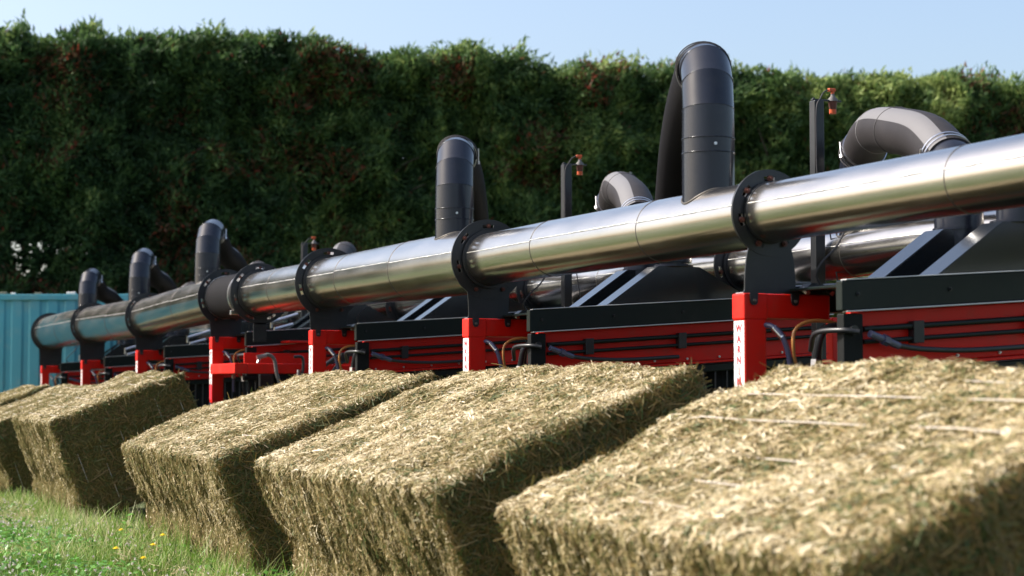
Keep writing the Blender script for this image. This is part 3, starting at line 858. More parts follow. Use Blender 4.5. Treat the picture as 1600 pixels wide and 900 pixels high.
# ---- risers with hoses
def riser(parent_loc, side, label, group, length, zbase, z_end, r=0.126, target=None, saddle=(0.155, 1.84)):
    """a painted riser welded on the duct at parent_loc, its elbow turned towards target, plus the clamp. Local s axis points to the target."""
    t = empty('riser_pipe', parent_loc, label, 'riser pipe', group)
    d = Vector((target[0] - parent_loc[0], target[1] - parent_loc[1], 0)); d.normalize()
    P = lambda s, z: d * s + Vector((0, 0, z))
    el = [(0, zbase), (0, 2.10), (0, 2.17), (0.0, 2.31), (0.035, 2.44), (0.12, 2.53), (0.29, 2.575)] if side == 1 else [(0, zbase), (0, 2.02), (0, 2.14), (0.0, 2.27), (0.035, 2.40), (0.105, 2.50), (0.20, 2.56)]
    mb = MB(); mb.tube([P(*q) for q in el], [r, r, r, r * 0.985, r * 0.975, r * 0.965, r * 0.96], 40, caps=False, sharp=True)
    body = mb.build('elbow', M['riser'], t)
    # raised seams
    for i in range(1, len(el) - 1):
        a = (P(*el[i]) - P(*el[i - 1])).normalized(); b = (P(*el[i + 1]) - P(*el[i])).normalized()
        mb = MB(); mb.ring(P(*el[i]), a + b, r * (1.0 if i < 3 else 0.975) + 0.0005, 0.0035, 40, 5, 0.8); mb.build('seam', M['riser'], body)
    mb = MB(); side_v = -Vector((d.y, -d.x, 0))
    c = P(0, 2.135 if side == 1 else 2.08) + Vector((-0.25, -0.97, 0)).normalized() * r
    mb.tube([c, c + Vector((-0.25, -0.97, 0)).normalized() * 0.008], 0.008, 8); mb.build('rivet', M['zinc'], body)
    pr, pz = saddle
    rw2 = r + 0.002
    mb = MB(); mb.tube([(rw2 * math.cos(a), rw2 * math.sin(a), pz + math.sqrt(max(0.0001, pr * pr - (rw2 * math.cos(a)) ** 2)) + 0.001) for a in [2 * math.pi * k / 48 for k in range(49)]], 0.005, 6, caps=False)
    mb.build('foot_weld', M['seam'], t)
    return t, d

def clamp(parent, c, axis, r):
    mb = MB()
    for k in (-0.022, 0.022): mb.band(Vector(c) + Vector(axis).normalized() * k, axis, r, r + 0.006, 0.016, 36)
    u = Vector(axis).cross(Vector((0, 0, 1))).normalized() if abs(Vector(axis).normalized().z) < 0.95 else Vector((1, 0, 0))
    w = Vector(axis).normalized().cross(u)
    for e in (u, w):
        q = Vector(c) + e * (r + 0.012)
        tt = Vector(axis).normalized().cross(e)
        mb.tube([q - tt * 0.05, q + tt * 0.05], 0.006, 6); mb.tube([q + tt * 0.035, q + tt * 0.055], 0.013, 6, smooth=False)
    mb.build('hose_clamp', M['zinc'], parent)

def flex_hose(loc, d, length, label, group, r=0.122, z_stub=1.76, near_=False):
    """rubber hose arching from the elbow mouth (s=.2) down to the plenum stub (s=length)"""
    t = empty('flexible_hose', loc, label, 'hose', group)
    P = lambda s, z: d * s + Vector((0, 0, z))
    if near_:
        q = length / 2.6; lo = 0.0 if loc[1] < 13 else 0.17
        r = r if loc[1] < 13 else 0.110
        pts = spline([P(0.27, 2.555), P(0.52, 2.575 - lo * .4), P(0.85, 2.565 - lo), P(1.3 * q, 2.52 - lo), P(1.8 * q, 2.41 - lo), P(2.2 * q, 2.24 - lo), P(2.45 * q, 2.07), P(2.57 * q, 1.96)], 6)
        sp = spline([P(2.50 * q, 2.03), P(2.56 * q, 1.96), P(length, 1.88), P(length, z_stub)], 5)
    else:
        pts = spline([P(0.15, 2.535), P(0.34, 2.595), P(0.62, 2.60), P(1.1, 2.52), P(1.6, 2.41), P(2.0, 2.24)], 7)
        sp = spline([P(1.93, 2.285), P(2.05, 2.20), P(length - 0.01, 2.06), P(length, 1.9), P(length, z_stub)], 5)
    mb = MB(); mb.tube(pts, r * 1.04, 36); mb.build('rubber_tube', M['rubber_dark' if near_ else 'rubber'], t)
    mb = MB(); mb.tube(pts[10:], r * 1.04 + 0.0012, 10, arc=(R(15), R(62)), caps=False, up=(0, 0, 1)); mb.build('printed_stripe', M['stripe'], t)
    for i in ((12, 19) if not near_ else ()):
        a = pts[i + 1] - pts[i - 1]
        mb = MB(); mb.ring(pts[i], a, r * 1.045, 0.004, 36, 5); mb.build('hose_tie', M['cable'] if i == 19 else M['stripe'], t)
    mb = MB(); mb.tube(sp, r * 0.96, 32); mb.build('stub_elbow', M['riser'], t)
    c0 = 0.13 if near_ else 0.0
    clamp(t, pts[1], pts[2] - pts[0], r * 1.04)
    clamp(t, pts[-2], pts[-1] - pts[-3], r * 1.04)
    for kk in range(3):                                   # wires bundled round the clamp
        a = (P(0.25, 2.60) - P(0.1, 2.5)).normalized()
        mb = MB(); mb.ring(P(0.12 + c0 + 0.025 * kk, 2.53 + c0 * 0.2 + 0.012 * kk), a + Vector((0.12 * (kk - 1), 0.1, 0.1 * kk)), r * 1.1, 0.0035, 30, 5); mb.build('wire_loop', M['cable'], t)
    return t

RG, HG, BG, BHG = 'slate painted risers on the near duct', 'rubber hoses from the near risers', 'slate painted risers on the far duct', 'rubber hoses from the far risers'
near = [(7.39, 1, 0, 'tallest slate riser with a bent top, standing on the near duct at right of centre'),
        (10.72, 2, 1, 'second tallest slate riser, on the near duct above the middle bale'),
        (17.50, 4, 3, 'riser just behind the rubber coupling, third from the left'),
        (20.87, 5, 4, 'second riser from the left, with a bright glint on its left shoulder'),
        (24.35, 6, 5, 'leftmost and smallest riser, in front of the teal container')]
nh = ['long rubber hose looping down behind the tallest riser', 'rubber hose hidden behind the second tallest riser', 'dark rubber hose to the right of the riser by the coupling',
      'dark rubber hose sloping right from the second riser from the left', 'dark rubber hose sloping right from the leftmost riser']
for (y, tn, dn, lab), hl in zip(near, nh):
    tgt = (5.33, YN[tn] - 0.32)
    loc = (PX, y, DZ[tn] * 0.8 + (0.02 if dn == 1 else 0.07))
    RS = {0: (0.155, 1.838), 1: (0.205, 1.845), 3: (0.216, 1.885), 4: (0.232, 1.838), 5: (0.248, 1.861)}[dn]
    RS = (RS[0], RS[1] - loc[2])
    t, d = riser(loc, 1, lab, RG, 0, RS[1] + RS[0] * 0.45, 0, target=tgt, saddle=RS)
    L = math.hypot(tgt[0] - PX, tgt[1] - y)
    flex_hose(loc, d, L, hl, HG, near_=True)
FX = 6.1
fl_ = ['far riser at upper right whose top bends under the grey hose', 'far riser right of the middle sensor pole, mostly behind the near duct', 'far riser hidden behind the second tallest riser',
       'far riser behind the third plate, only its top bump showing', 'far riser behind the rubber coupling', 'far riser behind the third riser from the left', 'farthest riser on the far duct']
fh = ['grey rubber hose arching across the hedge at upper right', 'short grey hose showing above the near duct, between the two tallest risers', 'grey hose behind the second tallest riser',
      'grey hose whose hump shows right of the third plate', 'grey hose behind the rubber coupling', 'grey hose behind the third riser from the left', 'farthest grey hose on the far duct']
for n in range(7):
    y = YN[n] + 2.08
    tgt = (5.33, YN[n] + 0.108)
    loc = (FX, y, DZ[n] - (0.17 if n == 3 else 0.09))
    t, d = riser(loc, -1, fl_[n], BG, 0, 1.95 - loc[2], 0, target=tgt, saddle=(0.155, 1.86 + DZ[n] * .7 - loc[2]))
    flex_hose(loc, d, math.hypot(tgt[0] - FX, tgt[1] - y), fh[n], BHG)
FD = 'steel duct pipes along the far side of the machine'
fd_l = ['far duct pipe at the right edge, behind the nearest plenum', 'far duct pipe seen under the near duct, right of the tallest riser', 'far duct pipe seen between the middle plate and the black sloping plenum',
        'far duct pipe glimpsed left of the middle plate', 'far duct pipe behind the third plate', 'far duct pipe behind the rubber coupling', 'far duct pipe behind the second riser', 'farthest duct pipe on the far side']
ys = [3.6] + YN
for i in range(len(ys)):
    ya = ys[i] + (0.11 if i else 0); yb = ys[i + 1] + 0.09 if i + 1 < len(ys) else ys[i] + 2.4
    dz = DZ[max(0, i - 1)] * 0.7
    duct('duct_pipe', FX, [(ya, .150, 1.86 + dz), (ya + 0.9, .155, 1.86 + dz), ((ya + yb) / 2 + 0.3, .155, 1.86 + dz), (yb, .155, 1.86 + dz)], 0, fd_l[i], FD)

# ---- sensor poles
def sensor_pole(y, h, label, x=5.8):
    t = empty('sensor_pole', (x, y, 0), label, 'sensor pole', 'sensor poles with orange caps')
    mb = MB(); mb.box(-0.034, 0.034, -0.03, 0.03, 0, h, 0.004); mb.build('pole', M['paint'], t)
    mb = MB(); mb.box(-0.034, 0.17, -0.012, 0.012, h + 0.001, h + 0.012, 0.002); mb.tube([(-0.02, 0, h - 0.03), (-0.02, 0, h + 0.02)], 0.008, 6); mb.build('arm', M['paint'], t)
    mb = MB(); mb.tube([(0.115, 0, h + 0.004), (0.115, 0, h + 0.016), (0.115, 0, h + 0.036), (0.115, 0, h + 0.05)], [0.033, 0.031, 0.013, 0.011], 16); mb.build('sensor_body', M['greycap'], t)
    mb = MB(); mb.tube([(0.115, 0, h - 0.045), (0.115, 0, h + 0.003)], [0.022, 0.028], 16); mb.build('sensor_neck', M['bolt'], t)
    mb = MB(); mb.tube([(0.115, 0, h - 0.072), (0.115, 0, h - 0.043)], 0.022, 16); mb.build('sensor_tip', M['orange'], t)
    mb = MB(); mb.tube([(0.115, 0, h + 0.045), (0.115, 0, h + 0.068)], 0.011, 10); mb.box(0.085, 0.132, -0.012, 0.012, h + 0.064, h + 0.084, 0.004); mb.build('orange_plug', M['orange'], t)
    mb = MB(); mb.tube(spline([(0.09, 0, h + 0.075), (0.045, -0.01, h + 0.055), (0.005, -0.035, h + 0.012), (-0.03, -0.045, h - 0.05), (-0.03, -0.04, h - 0.25), (-0.025, -0.04, h - 0.45), (0.02, -0.04, h - 0.6), (0.06, -0.04, h - 0.8), (0.11, -0.045, h - 1.1)], 6), 0.0042, 6); mb.build('cable', M['cable'], t)
sensor_pole(9.06, 2.78, 'tall dark sensor pole with an orange cap, in front of the grey arching hose', 5.90)
sensor_pole(12.36, 2.76, 'middle sensor pole with an orange cap, left of the tallest riser', 5.77)
sensor_pole(19.50, 2.67, 'farthest sensor pole, its orange cap peeking over the third plate')

# ---- red hitch between the two machine halves
t = empty('hitch_frame', (4.07, 15.8, 0), 'red drawbar frame with dangling hoses, bridging the open gap', 'drawbar')
mb = MB(); mb.box(-0.02, 0.10, 0.0, 0.93, 1.165, 1.26, 0.007); mb.box(0.10, 0.72, 0.001, 0.09, 1.165, 1.258, 0.007); mb.build('drawbar', M['red'], t)
mb = MB(); mb.box(0.16, 0.95, 0.35, 0.37, 1.262, 1.36, 0.003); mb.build('back_plate', M['red'], t)
mb = MB(); mb.box(0.46, 1.05, 0.90, 0.98, 1.42, 1.52, 0.006); mb.build('top_bar', M['red'], t)
mb = MB(); mb.box(0.55, 0.74, 0.2, 0.9, 1.455, 1.475, 0.003); mb.build('step_plate', M['red'], t)
mb = MB(); mb.box(0.9, 1.15, 0.1, 0.2, 1.10, 1.20, 0.006); mb.box(0.72, 1.4, 0.11, 0.19, 1.13, 1.25, 0.006); mb.build('cross_bar', M['red'], t)
mb = MB(); mb.box(0.30, 0.42, 0.30, 0.36, 0.0, 1.16, 0.006); mb.build('hitch_leg', M['paint'], t)
mb = MB(); mb.box(0.55, 1.5, 0.5, 0.56, 0.25, 1.155, 0.006); mb.build('shield_plate', M['void'], t)
def hh_(name, pts, r, m):
    mb = MB(); mb.tube(spline(pts, 6), r, 8); mb.build(name, m, t)
hh_('pale_hose', [(0.20, -0.06, 1.315), (0.28, -0.06, 1.335), (0.335, -0.06, 1.29), (0.36, -0.06, 1.16), (0.41, -0.05, 1.04), (0.50, -0.03, 0.98)], 0.017, M['greycap'])
hh_('black_hose', [(0.52, -0.06, 1.32), (0.60, -0.06, 1.31), (0.60, -0.06, 1.18), (0.54, -0.06, 1.07), (0.46, -0.05, 0.97)], 0.014, M['blackhose'])
hh_('black_hose', [(1.02, -0.04, 1.34), (0.90, -0.05, 1.30), (0.72, -0.05, 1.16), (0.58, -0.05, 1.03)], 0.019, M['blackhose'])
hh_('black_hose', [(1.05, -0.04, 1.30), (0.95, -0.05, 1.25), (0.85, -0.05, 1.12), (0.74, -0.05, 0.98)], 0.019, M['blackhose'])
mb = MB(); mb.tube([(0.18, -0.06, 1.26), (0.20, -0.06, 1.31)], 0.014, 6, smooth=False); mb.tube([(0.17, -0.06, 1.312), (0.26, -0.06, 1.33)], 0.02, 6, smooth=False)
mb.tube([(0.565, -0.066, 1.20), (0.555, -0.066, 1.11)], 0.0155, 6, smooth=False); mb.build('hose_coupler', M['zinc'], t)
mb = MB(); mb.box(0.97, 1.05, -0.07, -0.02, 1.29, 1.36, 0.004); mb.build('hose_bracket', M['paint'], t)

# ------------------------------------------------------------------ hedge
cs, sn = math.cos(YAW), math.sin(YAW)
def c2w(xc, z): return np.array([xc * cs + z * sn, -xc * sn + z * cs])
HA, HB = c2w(-9.8, 34.0), c2w(11.55, 40.0)
HL = np.linalg.norm(HB - HA); hd = (HB - HA) / HL; hn = np.array([hd[1], -hd[0]])
if hn @ (np.array([0, 0]) - HA) < 0: hn = -hn
U0, U1 = -10.0, HL + 10.0
def hedge_top(u):
    return 7.93 + 0.10 * noise(u * 0.35, u * 0 + 1, u * 0) + 0.13 * noise(u * 1.3, u * 0 + 4, u * 0) + 0.10 * noise(u * 3.6, u * 0 + 9, u * 0) + 0.10 * np.exp(-((u + 0.5) / 1.2) ** 2)
def hedge_bulge(u, z):
    return 0.42 * noise(u * 0.55 + 3, z * 0.5, u * 0) + (0.34 + 0.16 * np.clip((u / HL - 0.3) * 4, 0, 1)) * noise(u * 1.5, z * 1.3 + 7, u * 0 + 2) + 0.20 * noise(u * 4.1, z * 3.6, u * 0 + 5) - 0.35 * np.clip((z - 7.3) / 0.8, 0, 1) ** 2
def hedge_hole(u, z):
    """bare patches low on the left where daylight comes through"""
    px = u / HL
    w = np.exp(-((px - 0.04) / 0.09) ** 2) * np.exp(-((z - 3.6) / 0.7) ** 2) * 1.35
    w2 = 0.9 * np.exp(-((px - 0.30) / 0.14) ** 2) * np.exp(-((z - 5.3) / 1.1) ** 2) + 0.75 * np.exp(-((px - 0.62) / 0.2) ** 2) * np.exp(-((z - 5.6) / 1.2) ** 2)
    nn_ = noise(u * 4.2, z * 4.2, u * 0 + 11) * 0.5 + noise(u * 9, z * 9, u * 0 + 3) * 0.65
    return nn_ > (1.06 - 0.75 * w - 0.45 * w2)
def hpos(u, z, d):
    xy = HA[None, :] + u[:, None] * hd[None, :] + d[:, None] * hn[None, :]
    return np.concatenate([xy, z[:, None]], 1)
hedge = empty('hedge', (float(HA[0]), float(HA[1]), 0), 'tall dark evergreen hedge with reddish brown patches closing off the background', 'hedge')
def rel(V): return V - np.array([HA[0], HA[1], 0])[None, :]
nu, nz = 420, 90
U, T_ = np.meshgrid(np.linspace(U0, U1, nu), np.linspace(0, 1, nz), indexing='ij'); u = U.ravel(); tt = T_.ravel()
zz = tt * (hedge_top(u) - 0.12)
I, J = np.meshgrid(np.arange(nu - 1), np.arange(nz - 1), indexing='ij'); k = (I * nz + J).ravel()
Fq = np.stack([k, k + nz, k + nz + 1, k + 1], -1)
keep = ~hedge_hole(u[k], zz[k])
Vf = rel(hpos(u, zz, hedge_bulge(u, zz) - 0.28)); Vb = rel(hpos(u, zz, -2.2 - hedge_bulge(u + 50, zz)))
nV = len(Vf)
top_k = np.arange(nu - 1) * nz + nz - 1
Ft = np.stack([top_k, top_k + nz, top_k + nz + nV, top_k + nV], -1)
Fall = np.concatenate([Fq[keep], Fq[keep][:, ::-1] + nV, Ft])
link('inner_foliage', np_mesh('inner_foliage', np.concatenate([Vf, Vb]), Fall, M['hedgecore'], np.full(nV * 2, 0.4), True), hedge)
# sprays
r = np.random.default_rng(21)
def sprays(n, ulo, uhi, size, top=False):
    if top:
        u = r.uniform(ulo, uhi, n); z = hedge_top(u) + r.uniform(-0.25, 0.06, n); d = r.uniform(-2.2, 0.15, n) - 0.2
        tuft = noise(u * 5, u * 0 + 7, u * 0)
        z = z + np.clip(tuft - 0.3, 0, 1) * 0.4 * r.random(n)
    else:
        u = r.uniform(ulo, uhi, n); z = r.uniform(0.0, 1, n) ** 0.85 * (hedge_top(u) - 0.02)
        cl = 0.12 * noise(u * 8, z * 8, u * 0 + 1.5)
        d = hedge_bulge(u, z) + cl + r.uniform(-0.24, 0.06, n)
        keep = ~(hedge_hole(u, z) & (r.random(n) < 0.62))
        u, z, d = u[keep], z[keep], d[keep]; n = len(u)
    P = rel(hpos(u, z, d))
    # clumps share a growth direction: up and outward, or drooping
    g1 = noise(u * 2.2, z * 2.2, u * 0 + 8); g2 = noise(u * 2.2 + 9, z * 2.2, u * 0 + 3)
    out = 0.55 + r.normal(0, 0.35, n); side = g1 * 0.9 + r.normal(0, 0.45, n); upv = 0.35 + g2 * 0.9 + r.normal(0, 0.45, n)
    if top: upv = upv + 0.45; out = r.normal(0, 0.5, n); side = side * 1.3
    T = norm(np.concatenate([hn[None, :] * out[:, None] + hd[None, :] * side[:, None], upv[:, None]], 1))
    W = norm(np.cross(T, r.normal(size=(n, 3))))
    L = r.uniform(0.07, 0.20, n) * size; wd = r.uniform(0.014, 0.032, n) * size
    Nn = norm(np.cross(T, W))
    V, F = ribbons(P, T, W, L, wd, r.normal(0, 0.6, n), Nn, 0.15)
    bul = hedge_bulge(u, z)
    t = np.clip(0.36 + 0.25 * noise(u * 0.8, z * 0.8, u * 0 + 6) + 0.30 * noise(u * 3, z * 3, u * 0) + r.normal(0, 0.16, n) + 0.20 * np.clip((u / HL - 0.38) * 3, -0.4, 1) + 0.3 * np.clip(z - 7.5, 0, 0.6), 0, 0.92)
    br = noise(u * 0.9 + 20, z * 1.1, u * 0 + 2) + 0.35 * noise(u * 4, z * 4, u * 0 + 12) + 0.30 * np.exp(-((u / HL - 0.25) / 0.2) ** 2)
    brown = (r.random(n) < np.clip((br - 0.42) * 0.9, 0, 0.42)) | (r.random(n) < 0.012)
    t = np.where(brown, np.where(r.random(n) < 0.18, 1.0, 0.955), t)
    return V, F, np.repeat(t, 6)
parts = [sprays(290000, -1.5, HL + 1.5, 0.85), sprays(26000, U0, -1.5, 1.5), sprays(26000, HL + 1.5, U1, 1.5), sprays(26000, U0, U1, 0.9, True)]
off = 0; VV, FF, TT = [], [], []
for V, F, t_ in parts: VV.append(V); FF.append(F + off); TT.append(t_); off += len(V)
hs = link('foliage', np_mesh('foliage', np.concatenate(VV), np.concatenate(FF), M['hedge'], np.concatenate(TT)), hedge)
hs['kind'] = 'stuff'
# bare branches showing in places
mb = MB(); rb = random.Random(5)
for k in range(46):
    u_ = rb.uniform(0, HL); z_ = rb.uniform(2.5, 7.0)
    b_ = float(hedge_bulge(np.array([u_]), np.array([z_]))[0])
    a = rel(hpos(np.array([u_]), np.array([z_]), np.array([b_ - 0.3])))[0]
    q = rel(hpos(np.array([u_ + rb.uniform(-0.7, 0.7)]), np.array([z_ + rb.uniform(0.2, 0.9)]), np.array([b_ + 0.08])))[0]
    m_ = (a + q) / 2 + np.array([0, 0, rb.uniform(-.1, .1)])
    mb.tube([Vector(a), Vector(m_), Vector(q)], [0.022, 0.015, 0.006], 5)
tr = mb.build('bare_branches', M['trunk'], hedge)
tr['kind'] = 'stuff'
for k in range(12):
    u_ = U0 + (U1 - U0) * (k + 0.5) / 12
    p = rel(hpos(np.array([u_]), np.array([0.0]), np.array([-1.0])))[0]
    mb = MB(); mb.tube([Vector(p) - Vector((0, 0, 0.1)), Vector(p) + Vector((0.05, 0, 3)), Vector(p) + Vector((0, 0.05, 6.5))], [0.16, 0.11, 0.04], 8); mb.build('trunk', M['trunk'], hedge)

# ------------------------------------------------------------------ container
ca = c2w((207 - 800) / 2771 * 27.4, 27.4); cb = c2w((207 - 800) / 2771 * 27.4 - 6.06, 27.6)
dv = (cb - ca) / np.linalg.norm(cb - ca)
ct = empty('shipping_container', (float(cb[0]), float(cb[1]), -0.14), 'teal corrugated shipping container standing at the left below the hedge', 'container', rz=math.atan2(-dv[1], -dv[0]))
Lc, Wc, Hc = 6.06, 2.44, 2.6
def corr(L, z0, z1, y, sgn, axis='x'):
    pts = []; x = 0.08; p = 0.278
    while x < L - 0.1:
        for dx, dy in ((0, 0), (0.07, 0), (0.105, 0.022), (0.175, 0.022), (0.21, 0)): pts.append((min(x + dx * p / 0.21 * 0.75, L - 0.08), dy))
        x += p
    pts.append((L - 0.06, 0))
    vs, fs = [], []
    for a, dy in pts:
        c = (a, y + sgn * dy) if axis == 'x' else (y + sgn * dy, a)
        vs += [(c[0], c[1], z0), (c[0], c[1], z1)]
    for i in range(len(pts) - 1): fs.append((2 * i, 2 * i + 2, 2 * i + 3, 2 * i + 1))
    return vs, fs
for y, s in ((0.02, 1), (Wc - 0.02, -1)):
    mb = MB(); mb.add(*corr(Lc, 0.14, Hc - 0.06, y, s)); mb.build('side_panel', M['teal'], ct)
for x, s in ((0.02, 1), (Lc - 0.02, -1)):
    mb = MB(); mb.add(*corr(Wc, 0.14, Hc - 0.06, x, s, 'y')); mb.build('end_panel', M['teal'], ct)
for y in (0, Wc - 0.07):
    mb = MB(); mb.box(0.1, Lc - 0.1, y - 0.01, y + 0.08, Hc - 0.09, Hc, 0.008); mb.build('top_rail', M['teal'], ct)
    mb = MB(); mb.box(0.1, Lc - 0.1, y - 0.01, y + 0.08, 0.0, 0.16, 0.008); mb.build('bottom_rail', M['teal'], ct)
for x in (0, Lc - 0.12):
    for y in (-0.012, Wc - 0.11):
        mb = MB(); mb.box(x, x + 0.12, y, y + 0.12, 0.0, Hc + 0.005, 0.01); mb.build('corner_post', M['teal'], ct)
mb = MB(); mb.box(0.02, Lc - 0.02, 0.0, Wc, Hc - 0.03, Hc - 0.012, 0.002); mb.build('roof', M['teal'], ct)
rr_ = random.Random(4)
for k in range(7):
    x = Lc - 0.4 - k * 0.36 + rr_.uniform(-.1, .1); w = rr_.uniform(0.06, 0.16)
    mb = MB(); mb.box(x, x + w, -0.002, 0.05, Hc + 0.0015, Hc + rr_.uniform(0.02, 0.04), 0.008); mb.build('rust_flake', M['rust'] if k % 2 else M['white'], ct)

# ------------------------------------------------------------------ grass, leaves and flowers
r = np.random.default_rng(33)
def blades(n, xlo, xhi, ylo, yhi, hlo, hhi, wscale=1.0):
    x = r.uniform(xlo, xhi, n); y = r.uniform(ylo, yhi, n)
    clump = noise(x * 3.2, y * 3.2, x * 0 + 2) + 0.5 * noise(x * 9, y * 9, x * 0 + 5)
    keep = r.random(n) < np.clip(0.75 + 0.6 * clump, 0.25, 1)
    x, y, clump = x[keep], y[keep], clump[keep]; n = len(x)
    P = np.stack([x, y, GZ(x, y) - 0.01], 1)
    T = norm(np.stack([r.normal(0, 0.42, n), r.normal(0, 0.42, n), np.ones(n)], 1))
    ang = r.uniform(0, 2 * np.pi, n); W = np.stack([np.cos(ang), np.sin(ang), np.zeros(n)], 1)
    L = r.uniform(hlo, hhi, n) * (0.8 + 0.5 * np.clip(clump, -0.5, 1)); wd = r.uniform(0.0010, 0.0024, n) * wscale
    N = norm(np.stack([r.normal(0, 1, n), r.normal(0, 1, n), np.zeros(n)], 1))
    V, F = ribbons(P, T, W, L, wd, r.normal(0, 1.0, n), N, 0.12)
    t = np.clip(r.beta(1.3, 1.4, n) + 0.22 * noise(x * 1.3, y * 1.3, x * 0) + 0.05, 0, 1)
    return V, F, np.repeat(t, 6)
parts = [blades(105000, 0.6, 2.75, 8.3, 17.5, 0.03, 0.14, 1.4), blades(9000, 2.05, 2.6, 8.3, 17.5, 0.12, 0.28, 1.5), blades(26000, 1.4, 2.75, 17.5, 30, 0.06, 0.2, 1.8),
         blades(26000, -3.5, 0.6, 6, 28, 0.06, 0.18, 2.2), blades(20000, 2.6, 8.5, 5, 30, 0.05, 0.14, 1.8), blades(20000, 0.8, 2.6, 3, 8.3, 0.05, 0.17, 1.4)]
off = 0; VV, FF, TT = [], [], []
for V, F, t_ in parts: VV.append(V); FF.append(F + off); TT.append(t_); off += len(V)
g = link('grass', np_mesh('grass', np.concatenate(VV), np.concatenate(FF), M['grass'], np.concatenate(TT)))
tag(g, 'sunlit green meadow grass with dry stalks at the feet of the bales', 'grass', kind='stuff')

def leaf_quads(P, T, W, L, wd):
    L = L[:, None]; wd = wd[:, None]
    V = np.stack([P, P + T * L * 0.45 - W * wd, P + T * L, P + T * L * 0.45 + W * wd], 1).reshape(-1, 3)
    F = (np.arange(len(P)) * 4)[:, None] + np.array([[0, 1, 2, 3]])
    return V, F
n = 17000
x = r.uniform(0.7, 2.7, n); y = r.uniform(8.3, 18, n)
kp = (noise(x * 2.1 + 4, y * 2.1, x * 0 + 9) + 0.3 * noise(x * 7, y * 7, x * 0)) > -0.10
x, y = x[kp], y[kp]; n = len(x)
P = np.stack([x, y, GZ(x, y) + r.uniform(0.03, 0.10, n)], 1)
T = norm(r.normal(size=(n, 3)) * np.array([1, 1, 0.35])); W = norm(np.cross(T, np.array([[0, 0, 1.0]]) + r.normal(0, 0.3, (n, 3))))
V, F = leaf_quads(P, T, W, r.uniform(0.018, 0.055, n), r.uniform(0.006, 0.018, n))
o = link('clover_leaves', np_mesh('clover_leaves', V, F, M['leaf'], np.repeat(r.random(n), 4)))
tag(o, 'bright green clover leaves low among the meadow grass', 'clover', kind='stuff')
# tiny pinkish blossoms: each a cluster of petals
nf = 1200
x = r.uniform(0.8, 2.45, nf); y = r.uniform(8.6, 17.0, nf)
kp = noise(x * 1.7, y * 1.7, x * 0 + 21) > -0.15
x, y = x[kp], y[kp]; nf = len(x)
c0 = np.stack([x, y, GZ(x, y) + r.uniform(0.07, 0.16, nf)], 1)
m = 12
P = np.repeat(c0, m, 0) + r.normal(0, 0.002, (nf * m, 3))
T = norm(r.normal(size=(nf * m, 3)) + np.array([0, 0, 0.5])); W = norm(np.cross(T, r.normal(size=(nf * m, 3))))
V, F = leaf_quads(P, T, W, r.uniform(0.006, 0.012, nf * m), r.uniform(0.0015, 0.003, nf * m))
o = link('clover_blossoms', np_mesh('clover_blossoms', V, F, M['pink'], np.repeat(np.repeat(r.random(nf), m), 4)))
tag(o, 'tiny pale pink blossoms scattered through the grass at lower left', 'flowers', kind='stuff')

def dandelion(x, y, h, label):
    t = empty('dandelion', (x, y, float(GZ(x, y))), label, 'flower', 'yellow flowers in the grass')
    mb = MB(); mb.tube(spline([(0, 0, -0.01), (0.008, 0.004, h * 0.5), (0.002, -0.004, h)], 3), 0.0018, 5); mb.build('stem', M['stem'], t)
    mb = MB()
    for ringn, (rad, z, k) in enumerate(((0.021, 0.0, 14), (0.016, 0.005, 11), (0.009, 0.009, 7))):
        for i in range(k):
            a = 2 * math.pi * (i + 0.5 * ringn) / k; ca_, sa = math.cos(a), math.sin(a); w = 0.0032
            mb.add([(0.002, -0.004, h + z * 0.5), (ca_ * rad * 0.7 - sa * w, sa * rad * 0.7 + ca_ * w, h + z), (ca_ * rad, sa * rad, h + z + 0.003), (ca_ * rad * 0.7 + sa * w, sa * rad * 0.7 - ca_ * w, h + z)], [(0, 1, 2, 3)])
    mb.build('petals', M['dandelion'], t)
def gpt(px, py, h=0.0):
    """ground point seen at that pixel of the photograph (height h)"""
    yc = (py - 600) / 2771.0; Z = (EYE - h) / yc; xc = (px - 800) / 2771.0 * Z
    w = c2w(xc, Z); return float(w[0]), float(w[1])
for (px, py, hgt, lab) in ((258, 832, 0.17, 'yellow flower at the foot of the shaded bale gap, nearest to it'), (193, 822, 0.17, 'leftmost of the yellow flowers, by the long grass blade'),
                           (185, 852, 0.14, 'yellow flower low in the open grass'), (243, 843, 0.16, 'small yellow flower just below the one by the bale'), (228, 865, 0.12, 'lowest of the yellow flowers')):
    gx, gy = gpt(px, py, hgt); dandelion(gx, gy, hgt, lab)
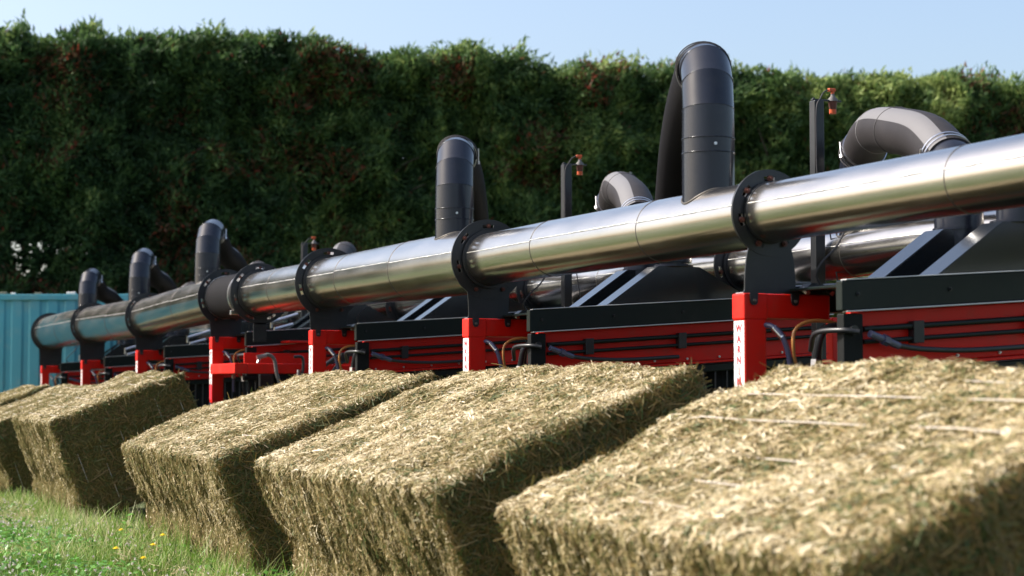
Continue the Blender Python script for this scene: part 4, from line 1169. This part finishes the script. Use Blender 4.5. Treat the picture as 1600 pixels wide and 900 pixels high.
# weed with upright leaves against the bale
def weed(px, py, h, nl, label, seed, lw=0.02):
    gx, gy = gpt(px, py); gx -= 0.09; lw *= 1.3
    t = empty('leafy_weed', (gx, gy, float(GZ(gx, gy))), label, 'weed', 'broad-leaved weeds by the bales')
    rw = random.Random(seed)
    for s in range(2):
        ox, oy = rw.uniform(-.03, .03), rw.uniform(-.03, .03); ln = rw.uniform(-.06, .06)
        mb = MB(); mb.tube(spline([(ox, oy, -0.02), (ox + ln * .5, oy, h * .5), (ox + ln, oy, h)], 3), 0.0025, 5); mb.build('stem', M['stem'], t)
        for i in range(nl):
            f = 0.15 + 0.85 * i / nl; a = i * 2.4 + rw.uniform(-.4, .4); L = rw.uniform(0.06, 0.10) * (1.15 - 0.5 * f); w = lw * rw.uniform(.7, 1.1)
            b = Vector((ox + ln * f, oy, h * f)); dv_ = Vector((math.cos(a), math.sin(a), rw.uniform(0.1, 0.6))).normalized(); sd = dv_.cross(Vector((0, 0, 1))).normalized()
            tip = b + dv_ * L - Vector((0, 0, L * 0.25)); m1 = b + dv_ * L * 0.35; m2 = b + dv_ * L * 0.7 - Vector((0, 0, L * 0.06)); dip = Vector((0, 0, -w * 0.25))
            mb = MB(); mb.add([b, m1 + sd * w * .8, m1 + dip, m1 - sd * w * .8, m2 + sd * w * .7, m2 + dip, m2 - sd * w * .7, tip], [(0, 1, 2), (0, 2, 3), (1, 4, 5, 2), (2, 5, 6, 3), (4, 7, 5), (5, 7, 6)], True)
            me = mb.mesh('leaf', M['leaf']); at = me.attributes.new('tint', 'FLOAT', 'POINT'); at.data.foreach_set('value', [rw.uniform(0.3, 1)] * 8)
            link('leaf', me, t)
weed(222, 858, 0.26, 9, 'upright leafy weed growing against the front corner of the centre left bale', 1)
weed(212, 862, 0.16, 6, 'shorter leafy weed left of the upright one', 2)
weed(350, 893, 0.12, 5, 'low leafy weed at the shaded foot of the centre left bale', 3)
weed(15, 770, 0.14, 7, 'leafy weed at the left edge, below the cut-off bale', 4, 0.03)
weed(50, 798, 0.10, 6, 'leafy weed by the foot of the far bale', 5, 0.025)
# one long arching blade
def long_blade(px, py, pts, label, w=0.006):
    gx, gy = gpt(px, py)
    t = tag(bpy.data.objects.new('grass_blade', None), label, 'grass blade', 'long single grass blades'); 
    C.objects.link(t); t.location = (gx, gy, float(GZ(gx, gy)))
    P = spline(pts, 6); mb = MB(); n = len(P)
    vs = []
    for i, p in enumerate(P):
        s = w * (1 - (i / (n - 1)) ** 2) + 0.0004
        vs += [p + Vector((0.6, -0.6, 0)) * s, p + Vector((0, 0, -0.3 * s)), p - Vector((0.6, -0.6, 0)) * s]
    fs = []
    for i in range(n - 1): fs += [(3 * i, 3 * i + 1, 3 * i + 4, 3 * i + 3), (3 * i + 1, 3 * i + 2, 3 * i + 5, 3 * i + 4)]
    mb.add(vs, fs, True)
    me = mb.mesh('blade', M['grass']); at = me.attributes.new('tint', 'FLOAT', 'POINT'); at.data.foreach_set('value', [0.7] * len(vs))
    link('blade', me, t)
long_blade(140, 838, [(0, 0, 0), (0.05, 0, 0.12), (0.14, -0.02, 0.22), (0.23, -0.05, 0.29)], 'long pale grass blade arching right across the dark gap between bales')
long_blade(200, 838, [(0, 0, 0), (0.01, 0, 0.06), (0.035, -0.01, 0.13)], 'short upright grass blade at the foot of the dark gap', 0.004)

# loose chaff fallen on the grass along the bales
n = 5000
y = r.uniform(8.0, 17.8, n); x = 2.42 - np.abs(r.normal(0, 0.22, n)) + (y > 12.2) * (y < 15.3) * r.uniform(0, 1.2, n)
P = np.stack([x, y, GZ(x, y) + r.uniform(0.01, 0.10, n)], 1)
T = norm(r.normal(size=(n, 3)) * np.array([1, 1, 0.35])); W = norm(np.cross(T, np.array([[0, 0, 1.0]]) + r.normal(0, 0.4, (n, 3))))
V, F = ribbons(P, T, W, r.uniform(0.03, 0.09, n), r.uniform(0.001, 0.0025, n), r.normal(0, 0.4, n), np.tile(np.array([[0, 0, 1.0]]), (n, 1)), 0.5)
o = link('fallen_hay', np_mesh('fallen_hay', V, F, M['hay'], np.repeat(r.uniform(0.4, 1, n), 6)))
tag(o, 'wisps of fallen hay lying in the grass along the bales', 'fallen hay', kind='stuff')
